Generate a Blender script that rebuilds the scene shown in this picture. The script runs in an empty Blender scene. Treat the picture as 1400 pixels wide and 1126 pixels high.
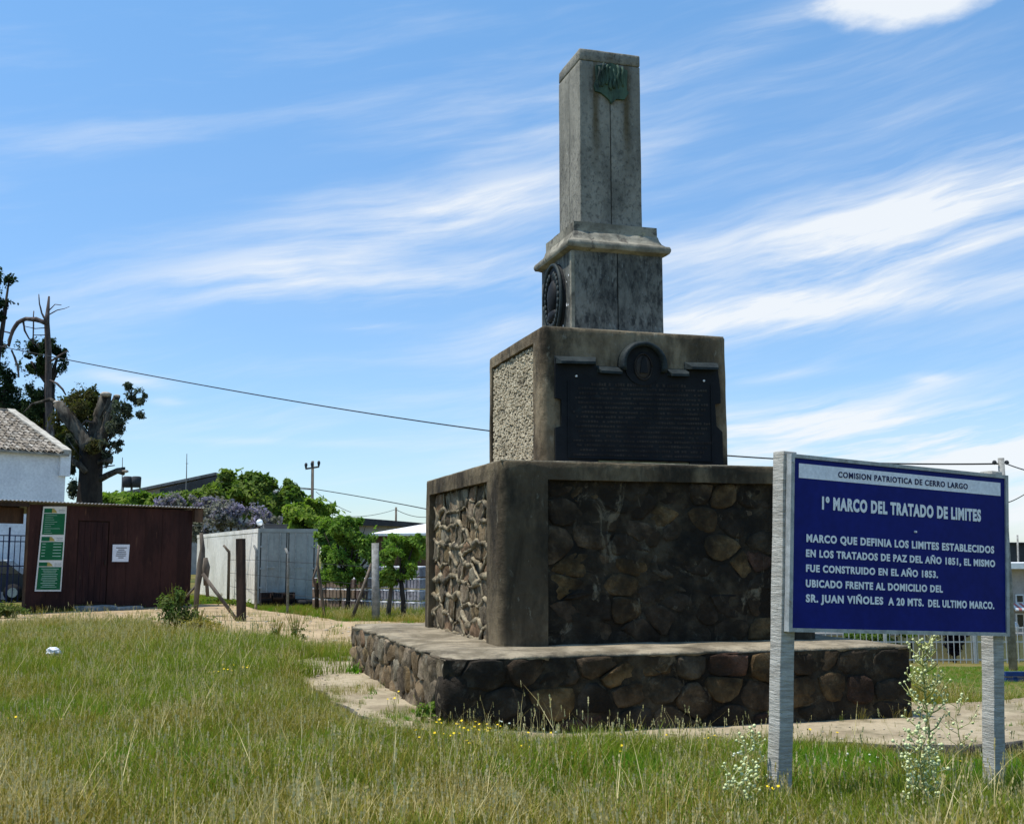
import bpy, bmesh, math, random
import numpy as np
from mathutils import Vector, Matrix, noise as mnoise
random.seed(7); RNG = np.random.default_rng(7)
R = math.radians
scene = bpy.context.scene
COL = scene.collection

# ------------------------------------------------------------------ camera
F = 1551.8; PITCH = R(7.266); EYE = 1.6
cam_d = bpy.data.cameras.new('camera'); cam = bpy.data.objects.new('camera', cam_d); COL.objects.link(cam)
cam.location = (0, 0, EYE); cam.rotation_euler = (R(90) + PITCH, 0, 0)
cam_d.sensor_width = 36; cam_d.lens = F / 1400 * 36; cam_d.clip_end = 3000; cam_d.clip_start = .05
scene.camera = cam
SUN_EL, SUN_AZ = 70.0, -96.0           # degrees; azimuth clockwise from +Y
EXPOSURE = 0.52
scene.view_settings.view_transform = 'Standard'; scene.view_settings.look = 'None'
scene.view_settings.gamma = 1; scene.view_settings.exposure = EXPOSURE
scene.view_settings.use_curve_mapping = False
scene.cycles.max_bounces = 6; scene.cycles.transparent_max_bounces = 6


def ray(u, v):
    x = (u - 700) / F; y = -(v - 563) / F
    return Vector((x, math.cos(PITCH) - y * math.sin(PITCH), math.sin(PITCH) + y * math.cos(PITCH)))


def G(u, v, z=0.0):
    d = ray(u, v); t = (z - EYE) / d.z
    return Vector((d.x * t, d.y * t, z))


def at(u, v, Y):
    d = ray(u, v); t = Y / d.y
    return Vector((d.x * t, Y, EYE + d.z * t))


def S(a, b, x):
    t = min(1, max(0, (x - a) / (b - a))); return t * t * (3 - 2 * t)


# ------------------------------------------------------------------ world
world = bpy.data.worlds.new('World'); scene.world = world; world.use_nodes = True
wt = world.node_tree; wt.nodes.clear()


class NT:
    def __init__(s, t): s.t = t
    def n(s, ty, **k):
        nd = s.t.nodes.new(ty)
        for a, b in k.items(): setattr(nd, a, b)
        return nd
    def put(s, sock, v):
        if isinstance(v, bpy.types.NodeSocket): s.t.links.new(v, sock)
        else: sock.default_value = v
    def m(s, op, a, b=0.0, c=None, clamp=False):
        nd = s.n('ShaderNodeMath', operation=op, use_clamp=clamp)
        s.put(nd.inputs[0], a); s.put(nd.inputs[1], b)
        if c is not None: s.put(nd.inputs[2], c)
        return nd.outputs[0]
    def noise(s, vec, scale, detail=4, rough=.55, dist=0.0, out='Fac', lac=2.0):
        nd = s.n('ShaderNodeTexNoise'); s.put(nd.inputs['Vector'], vec); nd.inputs['Scale'].default_value = scale
        nd.inputs['Detail'].default_value = detail; nd.inputs['Roughness'].default_value = rough
        nd.inputs['Distortion'].default_value = dist; nd.inputs['Lacunarity'].default_value = lac
        return nd.outputs[out]
    def map(s, vec, loc=(0, 0, 0), rot=(0, 0, 0), sc=(1, 1, 1)):
        nd = s.n('ShaderNodeMapping'); s.put(nd.inputs[0], vec); nd.inputs[1].default_value = loc
        nd.inputs[2].default_value = rot; nd.inputs[3].default_value = sc
        return nd.outputs[0]
    def rng(s, v, a, b, c=0.0, d=1.0, smooth=True):
        nd = s.n('ShaderNodeMapRange'); nd.clamp = True
        nd.interpolation_type = 'SMOOTHSTEP' if smooth else 'LINEAR'
        s.put(nd.inputs[0], v)
        for i, x in enumerate((a, b, c, d)): nd.inputs[1 + i].default_value = x
        return nd.outputs[0]
    def mix(s, f, a, b, mode='MIX'):
        nd = s.n('ShaderNodeMix', data_type='RGBA', blend_type=mode); nd.clamp_factor = True
        s.put(nd.inputs[0], f)
        for i, x in ((6, a), (7, b)):
            s.put(nd.inputs[i], x if isinstance(x, bpy.types.NodeSocket) else (x[0], x[1], x[2], 1))
        return nd.outputs[2]


w = NT(wt)
sky = w.n('ShaderNodeTexSky', sky_type='NISHITA'); sky.sun_disc = False
sky.sun_elevation = R(SUN_EL); sky.sun_rotation = R(SUN_AZ); sky.altitude = 50
sky.air_density = 1.0; sky.dust_density = 0.4; sky.ozone_density = 2.2
tc = w.n('ShaderNodeTexCoord'); D = tc.outputs['Generated']
sx = w.n('ShaderNodeSeparateXYZ'); w.put(sx.inputs[0], D)
X, Y, Z = sx.outputs
az = w.m('ARCTAN2', X, Y); el = w.m('ARCSINE', Z)
zz = w.m('ADD', w.m('MAXIMUM', Z, 0.0), 0.10)
cp = w.n('ShaderNodeCombineXYZ'); w.put(cp.inputs[0], w.m('DIVIDE', X, zz)); w.put(cp.inputs[1], w.m('DIVIDE', Y, zz))
P = cp.outputs[0]
# cirrus: streaks that run along one direction in the cloud plane
cq = w.n('ShaderNodeCombineXYZ'); w.put(cq.inputs[0], az); w.put(cq.inputs[1], el); AE = cq.outputs[0]
warp = w.noise(AE, 3.0, 3, .5, out='Color')
wv = w.n('ShaderNodeVectorMath', operation='MULTIPLY_ADD'); w.put(wv.inputs[0], warp); wv.inputs[1].default_value = (.10, .055, 0); w.put(wv.inputs[2], AE)
PW = wv.outputs[0]
st1 = w.noise(w.map(w.map(PW, rot=(0, 0, R(-9))), sc=(1.7, 15, 1)), 1.5, 8, .56, .15)
st2 = w.noise(w.map(w.map(PW, (3, 1, 0), (0, 0, R(-12))), sc=(3.0, 30, 1)), 2.0, 10, .68, .15)
puff = w.noise(P, 3.5, 8, .6)
cir = w.m('ADD', w.m('MULTIPLY', st1, .72), w.m('MULTIPLY', st2, .28))
CL = [  # where the cloud banks lie: photo centre, half length, half width, tilt, amount
    (530, 325, 330, 34, 17, .75), (600, 388, 250, 26, 6, .75), (392, 384, 48, 9, 8, .6), (487, 447, 55, 7, 4, .75),
    (700, 275, 120, 22, 14, .5), (1190, 285, 380, 52, 17, .62), (1160, 378, 340, 20, 13, 1.15), (1200, 420, 330, 24, 9, .85), (1180, 330, 330, 16, 15, .6),
    (1000, 440, 200, 22, 5, .5), (1420, 240, 260, 50, 14, .6), (940, 95, 330, 22, 20, .42), (640, 165, 260, 26, 14, .25), (440, 290, 160, 18, 8, .3),
    (1270, 606, 400, 40, 0, 2.4), (1340, 690, 220, 40, 0, 1.2), (1090, 580, 160, 12, 3, .8), (1150, 547, 120, 11, 8, .7), (1268, 517, 24, 6, 0, .8),
    (1050, 515, 90, 8, 3, .5), (182, 520, 44, 8, -6, .8), (224, 548, 20, 5, 0, .8), (400, 605, 120, 5, 0, .35), (700, 440, 90, 18, 5, .3),
    (100, 200, 180, 20, 16, .12), (1250, 120, 250, 30, 18, .22)]
acc = None
for (u, v, A_, B_, ang, amt) in CL:
    d = ray(u, v).normalized(); a0 = math.atan2(d.x, d.y); e0 = math.asin(d.z)
    da = w.m('MULTIPLY', w.m('SUBTRACT', az, a0), math.cos(e0)); de = w.m('SUBTRACT', el, e0)
    c_, s_ = math.cos(R(ang)), math.sin(R(ang))
    p_ = w.m('MULTIPLY', w.m('ADD', w.m('MULTIPLY', da, c_), w.m('MULTIPLY', de, s_)), F / A_)
    q_ = w.m('MULTIPLY', w.m('SUBTRACT', w.m('MULTIPLY', de, c_), w.m('MULTIPLY', da, s_)), F / B_)
    r2 = w.m('ADD', w.m('MULTIPLY', p_, p_), w.m('MULTIPLY', q_, q_))
    g_ = w.m('MULTIPLY', w.m('EXPONENT', w.m('MULTIPLY', r2, -.9)), amt)
    acc = g_ if acc is None else w.m('ADD', acc, g_)
dens = w.m('MULTIPLY', acc, w.rng(cir, .41, .60, .08, 1.02, False))
thin = w.m('MULTIPLY', w.rng(cir, .46, .74), w.rng(el, .05, .5, .34, .22, False))
dens = w.m('ADD', dens, thin)
d = ray(1235, 4).normalized(); a0 = math.atan2(d.x, d.y); e0 = math.asin(d.z)      # one bright cumulus scrap high on the right
pa = w.m('MULTIPLY', w.m('MULTIPLY', w.m('SUBTRACT', az, a0), math.cos(e0)), F / 150); pe = w.m('MULTIPLY', w.m('SUBTRACT', el, e0), F / 44)
r2 = w.m('ADD', w.m('MULTIPLY', pa, pa), w.m('MULTIPLY', pe, pe))
dens = w.m('ADD', dens, w.rng(w.m('ADD', w.m('MULTIPLY', w.m('SUBTRACT', puff, .5), 2.4), w.m('SUBTRACT', 1.0, r2)), .25, 1.05, 0, .95))
dens = w.m('MINIMUM', dens, .93)
skyc = w.mix(.38, sky.outputs[0], w.mix(1.0, sky.outputs[0], (.86, 1.02, 1.22), 'MULTIPLY'))
skyc = w.mix(1.0, skyc, w.mix(w.rng(el, .0, .70), (.92, 1.00, 1.08), (1.05, 1.42, 1.42)), 'MULTIPLY')
cc = w.mix(dens, skyc, (6.3, 6.6, 6.9))
bg = w.n('ShaderNodeBackground'); w.put(bg.inputs[0], cc); bg.inputs[1].default_value = 0.1
wo = w.n('ShaderNodeOutputWorld'); wt.links.new(bg.outputs[0], wo.inputs[0])

# ------------------------------------------------------------------ sun
sd = bpy.data.lights.new('sun', 'SUN'); sd.energy = 3.9; sd.angle = R(.5); sd.color = (1, .955, .88)
sun = bpy.data.objects.new('sun', sd); COL.objects.link(sun)
e, a = R(SUN_EL), R(SUN_AZ)
sdir = Vector((math.cos(e) * math.sin(a), math.cos(e) * math.cos(a), math.sin(e)))
sun.rotation_euler = sdir.to_track_quat('Z', 'Y').to_euler(); sun.location = (-5, 0, 30)


# ------------------------------------------------------------------ materials
MATS = {}


def mat(name, c1, c2, scale=4, rough=.85, bump=.3, stretch=(1, 1, 1), spots=None, spots2=None, rand=0.0, bscale=None,
        metal=0.0, spec=.12, thr=(.38, .62), coord='Object', palette=None, trans=None, detail=6, streak=None):
    m = bpy.data.materials.new(name); m.use_nodes = True; t = m.node_tree; t.nodes.clear(); q = NT(t)
    tc = q.n('ShaderNodeTexCoord'); V = q.map(tc.outputs[coord], sc=stretch)
    oi = q.n('ShaderNodeObjectInfo')
    if rand or palette:
        off = q.n('ShaderNodeVectorMath', operation='ADD'); q.put(off.inputs[0], V)
        cx = q.n('ShaderNodeCombineXYZ'); q.put(cx.inputs[0], q.m('MULTIPLY', oi.outputs['Random'], 37.0)); q.put(cx.inputs[1], q.m('MULTIPLY', oi.outputs['Random'], 91.0))
        q.put(off.inputs[1], cx.outputs[0]); V = off.outputs[0]
    n1 = q.noise(V, scale, detail, .6)
    if palette:
        cr = q.n('ShaderNodeValToRGB'); cr.color_ramp.interpolation = 'CONSTANT'
        el_ = cr.color_ramp.elements; k = len(palette)
        while len(el_) < k: el_.new(.5)
        for i, c in enumerate(palette): el_[i].position = i / k; el_[i].color = (*c, 1)
        q.put(cr.inputs[0], oi.outputs['Random'])
        base = q.mix(q.rng(n1, *thr), cr.outputs[0], q.mix(1.0, cr.outputs[0], c2, 'MULTIPLY'))
    else:
        base = q.mix(q.rng(n1, *thr), c1, c2)
    fine = q.noise(V, scale * 9, 3, .6)
    base = q.mix(.55, base, q.mix(1.0, base, q.mix(fine, (.45, .45, .45), (1.5, 1.5, 1.5)), 'MULTIPLY'))
    for sp in (spots, spots2):
        if sp:
            col, sc, lo, hi, amt = sp[:5]
            vv = V if len(sp) < 6 else q.map(tc.outputs[coord], (5, 2, 1), (0, 0, 0), sp[5])
            base = q.mix(q.m('MULTIPLY', q.rng(q.noise(vv, sc, 7, .68), lo, hi), amt), base, col)
    if rand:
        hv = q.n('ShaderNodeHueSaturation'); q.put(hv.inputs['Color'], base)
        q.put(hv.inputs['Value'], q.m('ADD', q.m('MULTIPLY', oi.outputs['Random'], rand), 1 - rand / 2)); base = hv.outputs[0]
    b = q.n('ShaderNodeBsdfPrincipled'); q.put(b.inputs['Base Color'], base)
    b.inputs['Roughness'].default_value = rough; b.inputs['Metallic'].default_value = metal
    b.inputs['Specular IOR Level'].default_value = spec
    if bump:
        bn = q.noise(V, bscale or scale * 5, 6, .65)
        bp = q.n('ShaderNodeBump'); bp.inputs['Strength'].default_value = min(1, bump); bp.inputs['Distance'].default_value = .02 * max(1, bump)
        q.put(bp.inputs['Height'], bn); q.put(b.inputs['Normal'], bp.outputs[0])
    sh = b.outputs[0]
    if trans:
        tr = q.n('ShaderNodeBsdfTranslucent'); q.put(tr.inputs[0], q.mix(1.0, base, trans, 'MULTIPLY'))
        mx = q.n('ShaderNodeMixShader'); mx.inputs[0].default_value = .35
        t.links.new(sh, mx.inputs[1]); t.links.new(tr.outputs[0], mx.inputs[2]); sh = mx.outputs[0]
    o = q.n('ShaderNodeOutputMaterial'); t.links.new(sh, o.inputs[0])
    MATS[name] = m; return m


BLK = (.012, .012, .011)
M_conc = mat('weathered_concrete', (.25, .195, .125), (.13, .096, .06), 2.2, .95, .7, spots=(BLK, 1.5, .50, .66, .8), spots2=((.34, .31, .24), 9, .60, .70, .5), stretch=(1, 1, .55), bscale=14)
M_concd = mat('stained_concrete', (.18, .138, .084), (.080, .060, .038), 1.8, .95, .8, spots=(BLK, 1.3, .46, .62, .8), spots2=((.26, .25, .19), 11, .62, .70, .5), stretch=(1, 1, .5), bscale=14)
M_mortar = mat('mortar', (.36, .30, .20), (.17, .135, .085), 5, .95, .8, spots=((.05, .045, .04), 3, .50, .62, .8))
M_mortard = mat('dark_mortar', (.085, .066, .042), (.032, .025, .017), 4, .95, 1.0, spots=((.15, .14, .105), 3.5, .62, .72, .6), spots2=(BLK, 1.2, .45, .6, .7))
M_mortarm = mat('brown_mortar', (.25, .195, .125), (.11, .085, .055), 4, .95, 1.0, spots=((.26, .24, .19), 3.5, .58, .70, .7), spots2=(BLK, 2, .52, .64, .7))
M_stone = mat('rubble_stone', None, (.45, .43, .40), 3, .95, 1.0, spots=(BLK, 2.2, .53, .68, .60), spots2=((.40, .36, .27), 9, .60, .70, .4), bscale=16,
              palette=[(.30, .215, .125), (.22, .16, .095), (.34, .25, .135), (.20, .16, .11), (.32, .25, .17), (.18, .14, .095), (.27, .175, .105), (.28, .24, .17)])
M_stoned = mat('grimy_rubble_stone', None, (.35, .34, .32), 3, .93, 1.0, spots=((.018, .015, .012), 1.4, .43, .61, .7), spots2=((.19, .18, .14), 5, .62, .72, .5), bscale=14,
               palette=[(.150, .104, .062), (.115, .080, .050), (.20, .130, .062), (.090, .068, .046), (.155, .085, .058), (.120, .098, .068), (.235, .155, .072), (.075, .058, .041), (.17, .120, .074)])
M_top = mat('worn_concrete_top', (.34, .285, .20), (.175, .145, .098), 2.5, .95, .7, spots=((.11, .10, .08), 2.0, .56, .68, .6), bscale=12)
M_slab = mat('sandy_concrete', (.37, .305, .205), (.25, .20, .13), 1.6, .95, .9, spots=((.15, .13, .075), 2.0, .53, .66, .65), spots2=((.10, .10, .05), 5, .60, .68, .6), bscale=14)
M_slabedge = mat('rough_slab_edge', (.12, .11, .095), (.05, .045, .04), 6, .95, 1, spots=((.3, .28, .24), 7, .60, .68, .6))
M_granite = mat('grey_granite', (.275, .258, .215), (.155, .148, .125), 2.6, .9, .8, spots=((.035, .036, .038), 20, .48, .66, .62, (1, 1, .8)), spots2=((.33, .33, .27), 22, .60, .70, .5), stretch=(1, 1, .45), bscale=30, rand=.06)
M_granited = mat('lichen_granite', (.20, .195, .17), (.10, .10, .09), 3, .9, .6, spots=((.020, .021, .023), 15, .42, .66, .8, (1, 1, .45)), spots2=((.27, .285, .27), 30, .57, .68, .6, (1, 1, .3)), stretch=(1, 1, .5), bscale=34, rand=.06)
M_cap = mat('mossy_cornice_concrete', (.31, .285, .225), (.16, .147, .115), 3, .9, .5, spots=((.05, .045, .04), 5, .54, .64, .7), spots2=((.40, .36, .16), 4, .62, .70, .4))
M_pebble = mat('pebbledash', None, (.75, .73, .70), 6, .85, .5, spots=((.08, .065, .045), 3, .58, .68, .6), palette=[(.56, .49, .36)], bscale=25)
M_pebbed = mat('pebbledash_bed', (.13, .12, .10), (.07, .06, .05), 6, .95, .6)
M_bronze = mat('blackened_bronze', (.012, .0135, .015), (.007, .008, .010), 3, .7, .25, spots=((.022, .028, .028), 5, .58, .70, .5), metal=.1, spec=.2)
M_bronze2 = mat('weathered_bronze_edge', (.036, .045, .045), (.018, .024, .026), 4, .6, .3, spots=((.07, .085, .08), 7, .60, .7, .5), metal=.2)
M_bronzebr = mat('brown_bronze', (.050, .042, .036), (.022, .019, .018), 6, .6, .3, metal=.2)
M_verd = mat('verdigris_bronze', (.070, .115, .078), (.035, .062, .048), 6, .8, .4, spots=((.02, .025, .025), 5, .52, .64, .7), spots2=((.14, .19, .13), 12, .6, .7, .5), stretch=(1, 1, .3))
M_olive = mat('mossy_bronze_strip', (.20, .19, .09), (.11, .10, .055), 5, .8, .3)
M_white = mat('white_paint', (.78, .78, .77), (.68, .68, .66), 5, .6, .05)
M_screw = mat('pale_screw', (.8, .8, .8), (.7, .7, .7), 5, .5, 0)


def wash(m, dark, amt, sc, lo, hi, light=None, lamt=.6, lsc=2.4, llo=.58, lhi=.70, st=(1, 1, .6)):
    t = m.node_tree; q = NT(t); b = next(n for n in t.nodes if n.type == 'BSDF_PRINCIPLED'); src = b.inputs['Base Color'].links[0].from_socket
    ge = q.n('ShaderNodeNewGeometry'); P_ = q.map(ge.outputs['Position'], sc=st)
    c = q.mix(q.m('MULTIPLY', q.rng(q.noise(P_, sc, 8, .66, .6), lo, hi), amt), src, dark)
    if light: c = q.mix(q.m('MULTIPLY', q.rng(q.noise(q.map(P_, (7, 3, 2)), lsc, 9, .72, 1.2), llo, lhi), lamt), c, light)
    t.links.new(c, b.inputs['Base Color'])
    bp = next(n for n in t.nodes if n.type == 'BUMP')            # broken, pitted faces
    v = q.n('ShaderNodeTexVoronoi'); q.put(v.inputs['Vector'], ge.outputs['Position']); v.inputs['Scale'].default_value = 9; v.feature = 'F1'
    q.put(bp.inputs['Height'], q.m('ADD', q.m('ADD', q.m('MULTIPLY', v.outputs['Distance'], .55), q.m('MULTIPLY', q.noise(ge.outputs['Position'], 7, 9, .72), 1.1)), q.m('MULTIPLY', q.noise(ge.outputs['Position'], 38, 5, .7), .45)))
    bp.inputs['Strength'].default_value = 1.0; bp.inputs['Distance'].default_value = .055


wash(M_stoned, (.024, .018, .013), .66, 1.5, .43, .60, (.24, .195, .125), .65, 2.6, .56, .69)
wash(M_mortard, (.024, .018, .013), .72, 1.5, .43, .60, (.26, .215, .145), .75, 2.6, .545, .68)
wash(M_stone, (.035, .028, .02), .75, 2.6, .52, .68, (.42, .36, .25), .45, 5, .60, .72)
wash(M_mortarm, (.035, .028, .02), .75, 2.6, .50, .66, (.42, .36, .25), .55, 5, .58, .72)
wash(M_top, (.075, .062, .045), .65, 1.8, .50, .66, (.44, .38, .28), .5, 6, .58, .70); next(n for n in M_top.node_tree.nodes if n.type == 'BUMP').inputs['Distance'].default_value = .03
wash(M_mortar, (.07, .055, .035), .6, 4, .52, .66)
for m_, k_ in ((M_concd, .028), (M_conc, .040)):
    bd_ = next(n for n in m_.node_tree.nodes if n.type == 'BUMP'); wash(m_, (k_, k_ * .78, k_ * .52), .75, 2.2, .46, .66, (.27, .235, .165), .45, 4.5, .58, .72, (1, 1, .28)); bd_.inputs['Distance'].default_value = .018
bd_ = next(n for n in M_mortar.node_tree.nodes if n.type == 'BUMP'); bd_.inputs['Distance'].default_value = .03


def runoff(m):
    t = m.node_tree; q = NT(t); b = next(n for n in t.nodes if n.type == 'BSDF_PRINCIPLED'); src = b.inputs['Base Color'].links[0].from_socket
    tc = q.n('ShaderNodeTexCoord'); sp = q.n('ShaderNodeSeparateXYZ'); q.put(sp.inputs[0], tc.outputs['Object'])
    nn = q.noise(q.map(tc.outputs['Object'], sc=(6, 6, .8)), 3, 5, .6)
    xx = q.m('ABSOLUTE', q.m('SUBTRACT', q.m('ADD', sp.outputs[0], q.m('MULTIPLY', nn, .10)), .062))
    mk = q.m('MULTIPLY', q.m('MULTIPLY', q.rng(xx, .015, .075, 1, 0), q.rng(sp.outputs[2], -.55, .45)), q.rng(nn, .3, .6, .5, 1))
    c = q.mix(q.m('MULTIPLY', mk, .75), src, (.085, .060, .022)); 
    pl = q.m('MULTIPLY', q.m('MULTIPLY', q.rng(xx, .06, .12, 0, 1), q.rng(sp.outputs[2], -.3, .5)), .35)
    c = q.mix(pl, c, (.31, .295, .245)); t.links.new(c, b.inputs['Base Color'])


runoff(M_granite)


def bluepanel():
    m = mat('blue_sign_panel', (.007, .014, .155), (.006, .012, .130), 2, .5, 0, spec=.10); return m


M_blue = bluepanel()
M_signtext = mat('sign_white_lettering', (.84, .85, .86), (.76, .77, .79), 30, .5, 0, thr=(.3, .7))
M_strip = mat('sign_white_strip', (.80, .80, .84), (.74, .75, .80), 5, .45, 0)
M_navytext = mat('sign_navy_lettering', (.025, .03, .10), (.02, .025, .08), 5, .5, 0)
M_alu = mat('dull_aluminium', (.42, .43, .42), (.30, .31, .30), 14, .55, .1, metal=.3, spots=((.18, .16, .13), 8, .60, .70, .6))
M_post = mat('cracked_grey_wood', (.47, .45, .40), (.33, .31, .27), 7, .9, .8, stretch=(1, 1, 7), spots=((.07, .065, .06), 9, .63, .69, .9, (1, 1, 8)), bscale=10)
M_rust = mat('brown_painted_sheet', (.054, .022, .018), (.032, .014, .012), 1.6, .75, .15, stretch=(1, 1, .35), spots=((.16, .075, .045), 2.6, .60, .72, .5, (3, 3, .5)), spots2=((.02, .008, .008), 3, .55, .66, .5))
M_rustdoor = mat('weathered_brown_door', (.042, .018, .016), (.026, .012, .012), 2, .8, .2, stretch=(3, 3, .5), spots=((.13, .11, .055), 2.2, .60, .70, .4, (4, 4, .5)))
M_tin = mat('grey_tin_roof', (.34, .33, .31), (.22, .21, .20), 4, .6, .2, spots=((.20, .09, .05), 2.5, .58, .68, .7))
M_wood = mat('old_brown_timber', (.13, .075, .045), (.07, .042, .028), 5, .9, .5, stretch=(1, 1, .2))
M_woodg = mat('old_grey_timber', (.17, .14, .11), (.09, .072, .056), 6, .95, .8, stretch=(1, 1, .2), bscale=20)
M_woodd = mat('dark_timber', (.055, .036, .027), (.03, .022, .018), 6, .95, .8, stretch=(1, 1, .25))
M_concpost = mat('grey_concrete_post', (.30, .30, .28), (.19, .185, .17), 8, .9, .4)
M_green = mat('sign_green', (.012, .135, .052), (.010, .115, .045), 4, .5, 0)
M_greenl = mat('sign_pale_print', (.45, .60, .50), (.35, .5, .4), 9, .5, 0)
M_paper = mat('sign_cream', (.74, .72, .66), (.66, .65, .6), 4, .6, 0)
M_yel = mat('sign_gold', (.48, .38, .12), (.40, .30, .09), 4, .6, 0)
M_black = mat('black_print', (.03, .03, .04), (.02, .02, .03), 9, .6, 0)
M_wall = mat('limewashed_wall', (.80, .80, .82), (.70, .70, .73), 1.2, .9, .15, spots=((.40, .40, .42), 1.8, .60, .74, .35))
M_tile = mat('old_clay_tile', None, (.55, .53, .50), 2, .9, .4, palette=[(.34, .30, .25), (.27, .235, .19), (.38, .35, .30), (.30, .26, .21), (.24, .22, .19)], spots=((.08, .075, .07), 2.5, .55, .66, .7))
M_verge = mat('verge_mortar', (.50, .47, .40), (.36, .33, .28), 3, .9, .4)
M_navy = mat('navy_gate_paint', (.022, .030, .085), (.016, .022, .06), 5, .5, 0)
M_contw = mat('container_white', (.84, .81, .72), (.70, .67, .58), .8, .6, .1, spots=((.30, .26, .20), 1.6, .58, .72, .5, (1, 1, .3)), spots2=((.35, .25, .17), 5, .66, .72, .6))
M_contg = mat('container_grey_door', (.37, .375, .35), (.29, .295, .275), .9, .6, .1, spots=((.16, .13, .10), 2.2, .60, .72, .5, (1, 1, .3)))
M_rubber = mat('dark_rubber', (.022, .022, .024), (.012, .012, .012), 5, .8, .2)
M_crate = mat('dark_crate', None, (.6, .6, .6), 5, .8, .2, palette=[(.028, .022, .022), (.05, .028, .022), (.02, .02, .026)])
M_bundleg = mat('grey_bundle', None, (.7, .7, .7), 4, .7, .3, palette=[(.30, .28, .31), (.24, .23, .26), (.33, .31, .33), (.27, .25, .27)], spots=((.07, .06, .07), 5, .54, .64, .7))
M_bundleb = mat('brown_bundle', None, (.7, .7, .7), 4, .8, .3, palette=[(.22, .15, .11), (.16, .11, .09), (.26, .19, .14), (.19, .14, .13)], spots=((.05, .035, .03), 5, .54, .64, .7))
M_film = mat('pale_wrapping_film', (.80, .79, .80), (.60, .58, .60), 7, .4, .3)
M_bark = mat('grey_bark', (.13, .115, .09), (.04, .034, .027), 3, .95, 1.0, stretch=(1, 1, .3), spots=((.30, .27, .22), 2, .60, .68, .6), spots2=((.02, .017, .014), 4, .5, .6, .7, (1, 1, .3)))
M_barkd = mat('dark_bark', (.045, .037, .030), (.022, .018, .016), 3, .95, 1.0, stretch=(1, 1, .3))
M_snag = mat('bleached_dead_wood', (.15, .115, .10), (.07, .055, .05), 4, .95, .8, stretch=(1, 1, .25), spots=((.35, .31, .27), 3, .60, .68, .7))
M_cut = mat('bleached_cut_wood', (.50, .44, .36), (.34, .29, .23), 4, .9, .4)


def leafmat(name, c1, c2, sc=.6, tr=(1.5, 1.9, .7), c3=None):
    return mat(name, c1, c2, sc, .8, 0, trans=tr, thr=(.40, .60), detail=8, spots=c3, spec=.06)


L_pine = leafmat('dark_conifer_leaf', (.020, .038, .020), (.038, .058, .022), .5, (1.2, 1.4, .7))
L_grey = leafmat('grey_green_leaf', (.060, .080, .050), (.12, .125, .09), .8, (1.1, 1.3, .8))
L_moss = leafmat('olive_leaf', (.045, .060, .020), (.085, .075, .028), .8, (1.3, 1.5, .6))
L_lime = leafmat('bright_green_leaf', (.12, .19, .030), (.21, .27, .050), .8)
L_mid = leafmat('mid_green_leaf', (.080, .135, .030), (.165, .205, .050), .6)
L_deep = leafmat('deep_green_leaf', (.095, .175, .030), (.170, .250, .050), 1.6)
L_lilac = leafmat('lilac_blossom', (.27, .255, .29), (.33, .30, .41), .7, (1, .95, 1.05), ((.19, .20, .11), 1.1, .44, .54, .85))
L_weed = leafmat('pale_weed_green', (.34, .37, .12), (.46, .47, .20), 8, (1, 1.1, .5))
L_weedbud = mat('cream_bud', (.62, .66, .36), (.48, .53, .26), 20, .7, 0)
L_shrub = leafmat('scrub_leaf', (.075, .115, .030), (.15, .155, .05), 1.5)
L_purple = leafmat('dark_purple_leaf', (.020, .018, .028), (.034, .030, .040), 2, (.9, .8, 1))
M_yflow = mat('yellow_petal', (.80, .58, .02), (.75, .50, .015), 9, .6, 0)
M_wflow = mat('white_petal', (.72, .74, .62), (.62, .65, .5), 9, .6, 0)
G_green = leafmat('green_grass_blade', (.135, .185, .020), (.200, .235, .036), 3, (1.3, 1.4, .6))
G_lush = leafmat('lush_grass_blade', (.090, .210, .016), (.14, .260, .024), 3, (1.3, 1.6, .5))
G_olive = leafmat('olive_grass_blade', (.245, .215, .040), (.33, .27, .065), 3, (1.2, 1.2, .6))
G_dry = leafmat('dry_grass_blade', (.52, .42, .17), (.72, .62, .33), 3, (1, .95, .7))
M_sand = mat('sandy_dirt', (.40, .295, .175), (.28, .205, .12), .9, .97, .8, spots=((.25, .20, .10), .9, .54, .68, .6), spots2=((.62, .55, .43), 5, .62, .70, .4), coord='Object', bscale=9)
M_sandst = mat('pale_pebble', (.50, .44, .34), (.30, .26, .20), 6, .95, .4)
M_soil = mat('grassy_soil', (.105, .100, .022), (.17, .13, .042), .5, .97, .6, spots=((.060, .095, .022), .35, .48, .62, .8), coord='Object', bscale=8)
M_lawnsoil = mat('mown_lawn', (.075, .125, .025), (.12, .135, .045), .6, .97, .4)
M_plaster = mat('pale_plaster', (.40, .37, .35), (.32, .30, .28), 1.5, .9, .1)
M_yellow = mat('yellow_wall_paint', (.52, .43, .20), (.42, .34, .16), 1.5, .85, .2, spots=((.28, .24, .13), 3, .6, .7, .5, (1, 1, .3)))
M_fence = mat('pale_grey_metal', (.55, .55, .52), (.45, .45, .43), 6, .5, 0, metal=.2)
M_bluem = mat('blue_metal', (.02, .055, .20), (.015, .04, .14), 5, .5, 0)
M_wire = mat('dark_cable', (.03, .03, .03), (.02, .02, .02), 5, .6, 0)
M_far = mat('far_grey_roof', (.22, .215, .205), (.15, .145, .14), .5, .8, .1, spots=((.11, .10, .09), .8, .55, .65, .6))
M_fard = mat('far_dark_sheet', (.06, .062, .068), (.04, .042, .046), .5, .8, 0)
M_farw = mat('far_white_roof', (.80, .80, .79), (.74, .74, .73), .5, .5, 0)
M_pink = mat('pink_awning', (.60, .22, .20), (.52, .18, .17), 4, .7, 0)
M_glass = mat('dark_window_glass', (.02, .025, .03), (.03, .035, .04), 2, .12, 0, spec=.6)
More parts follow.
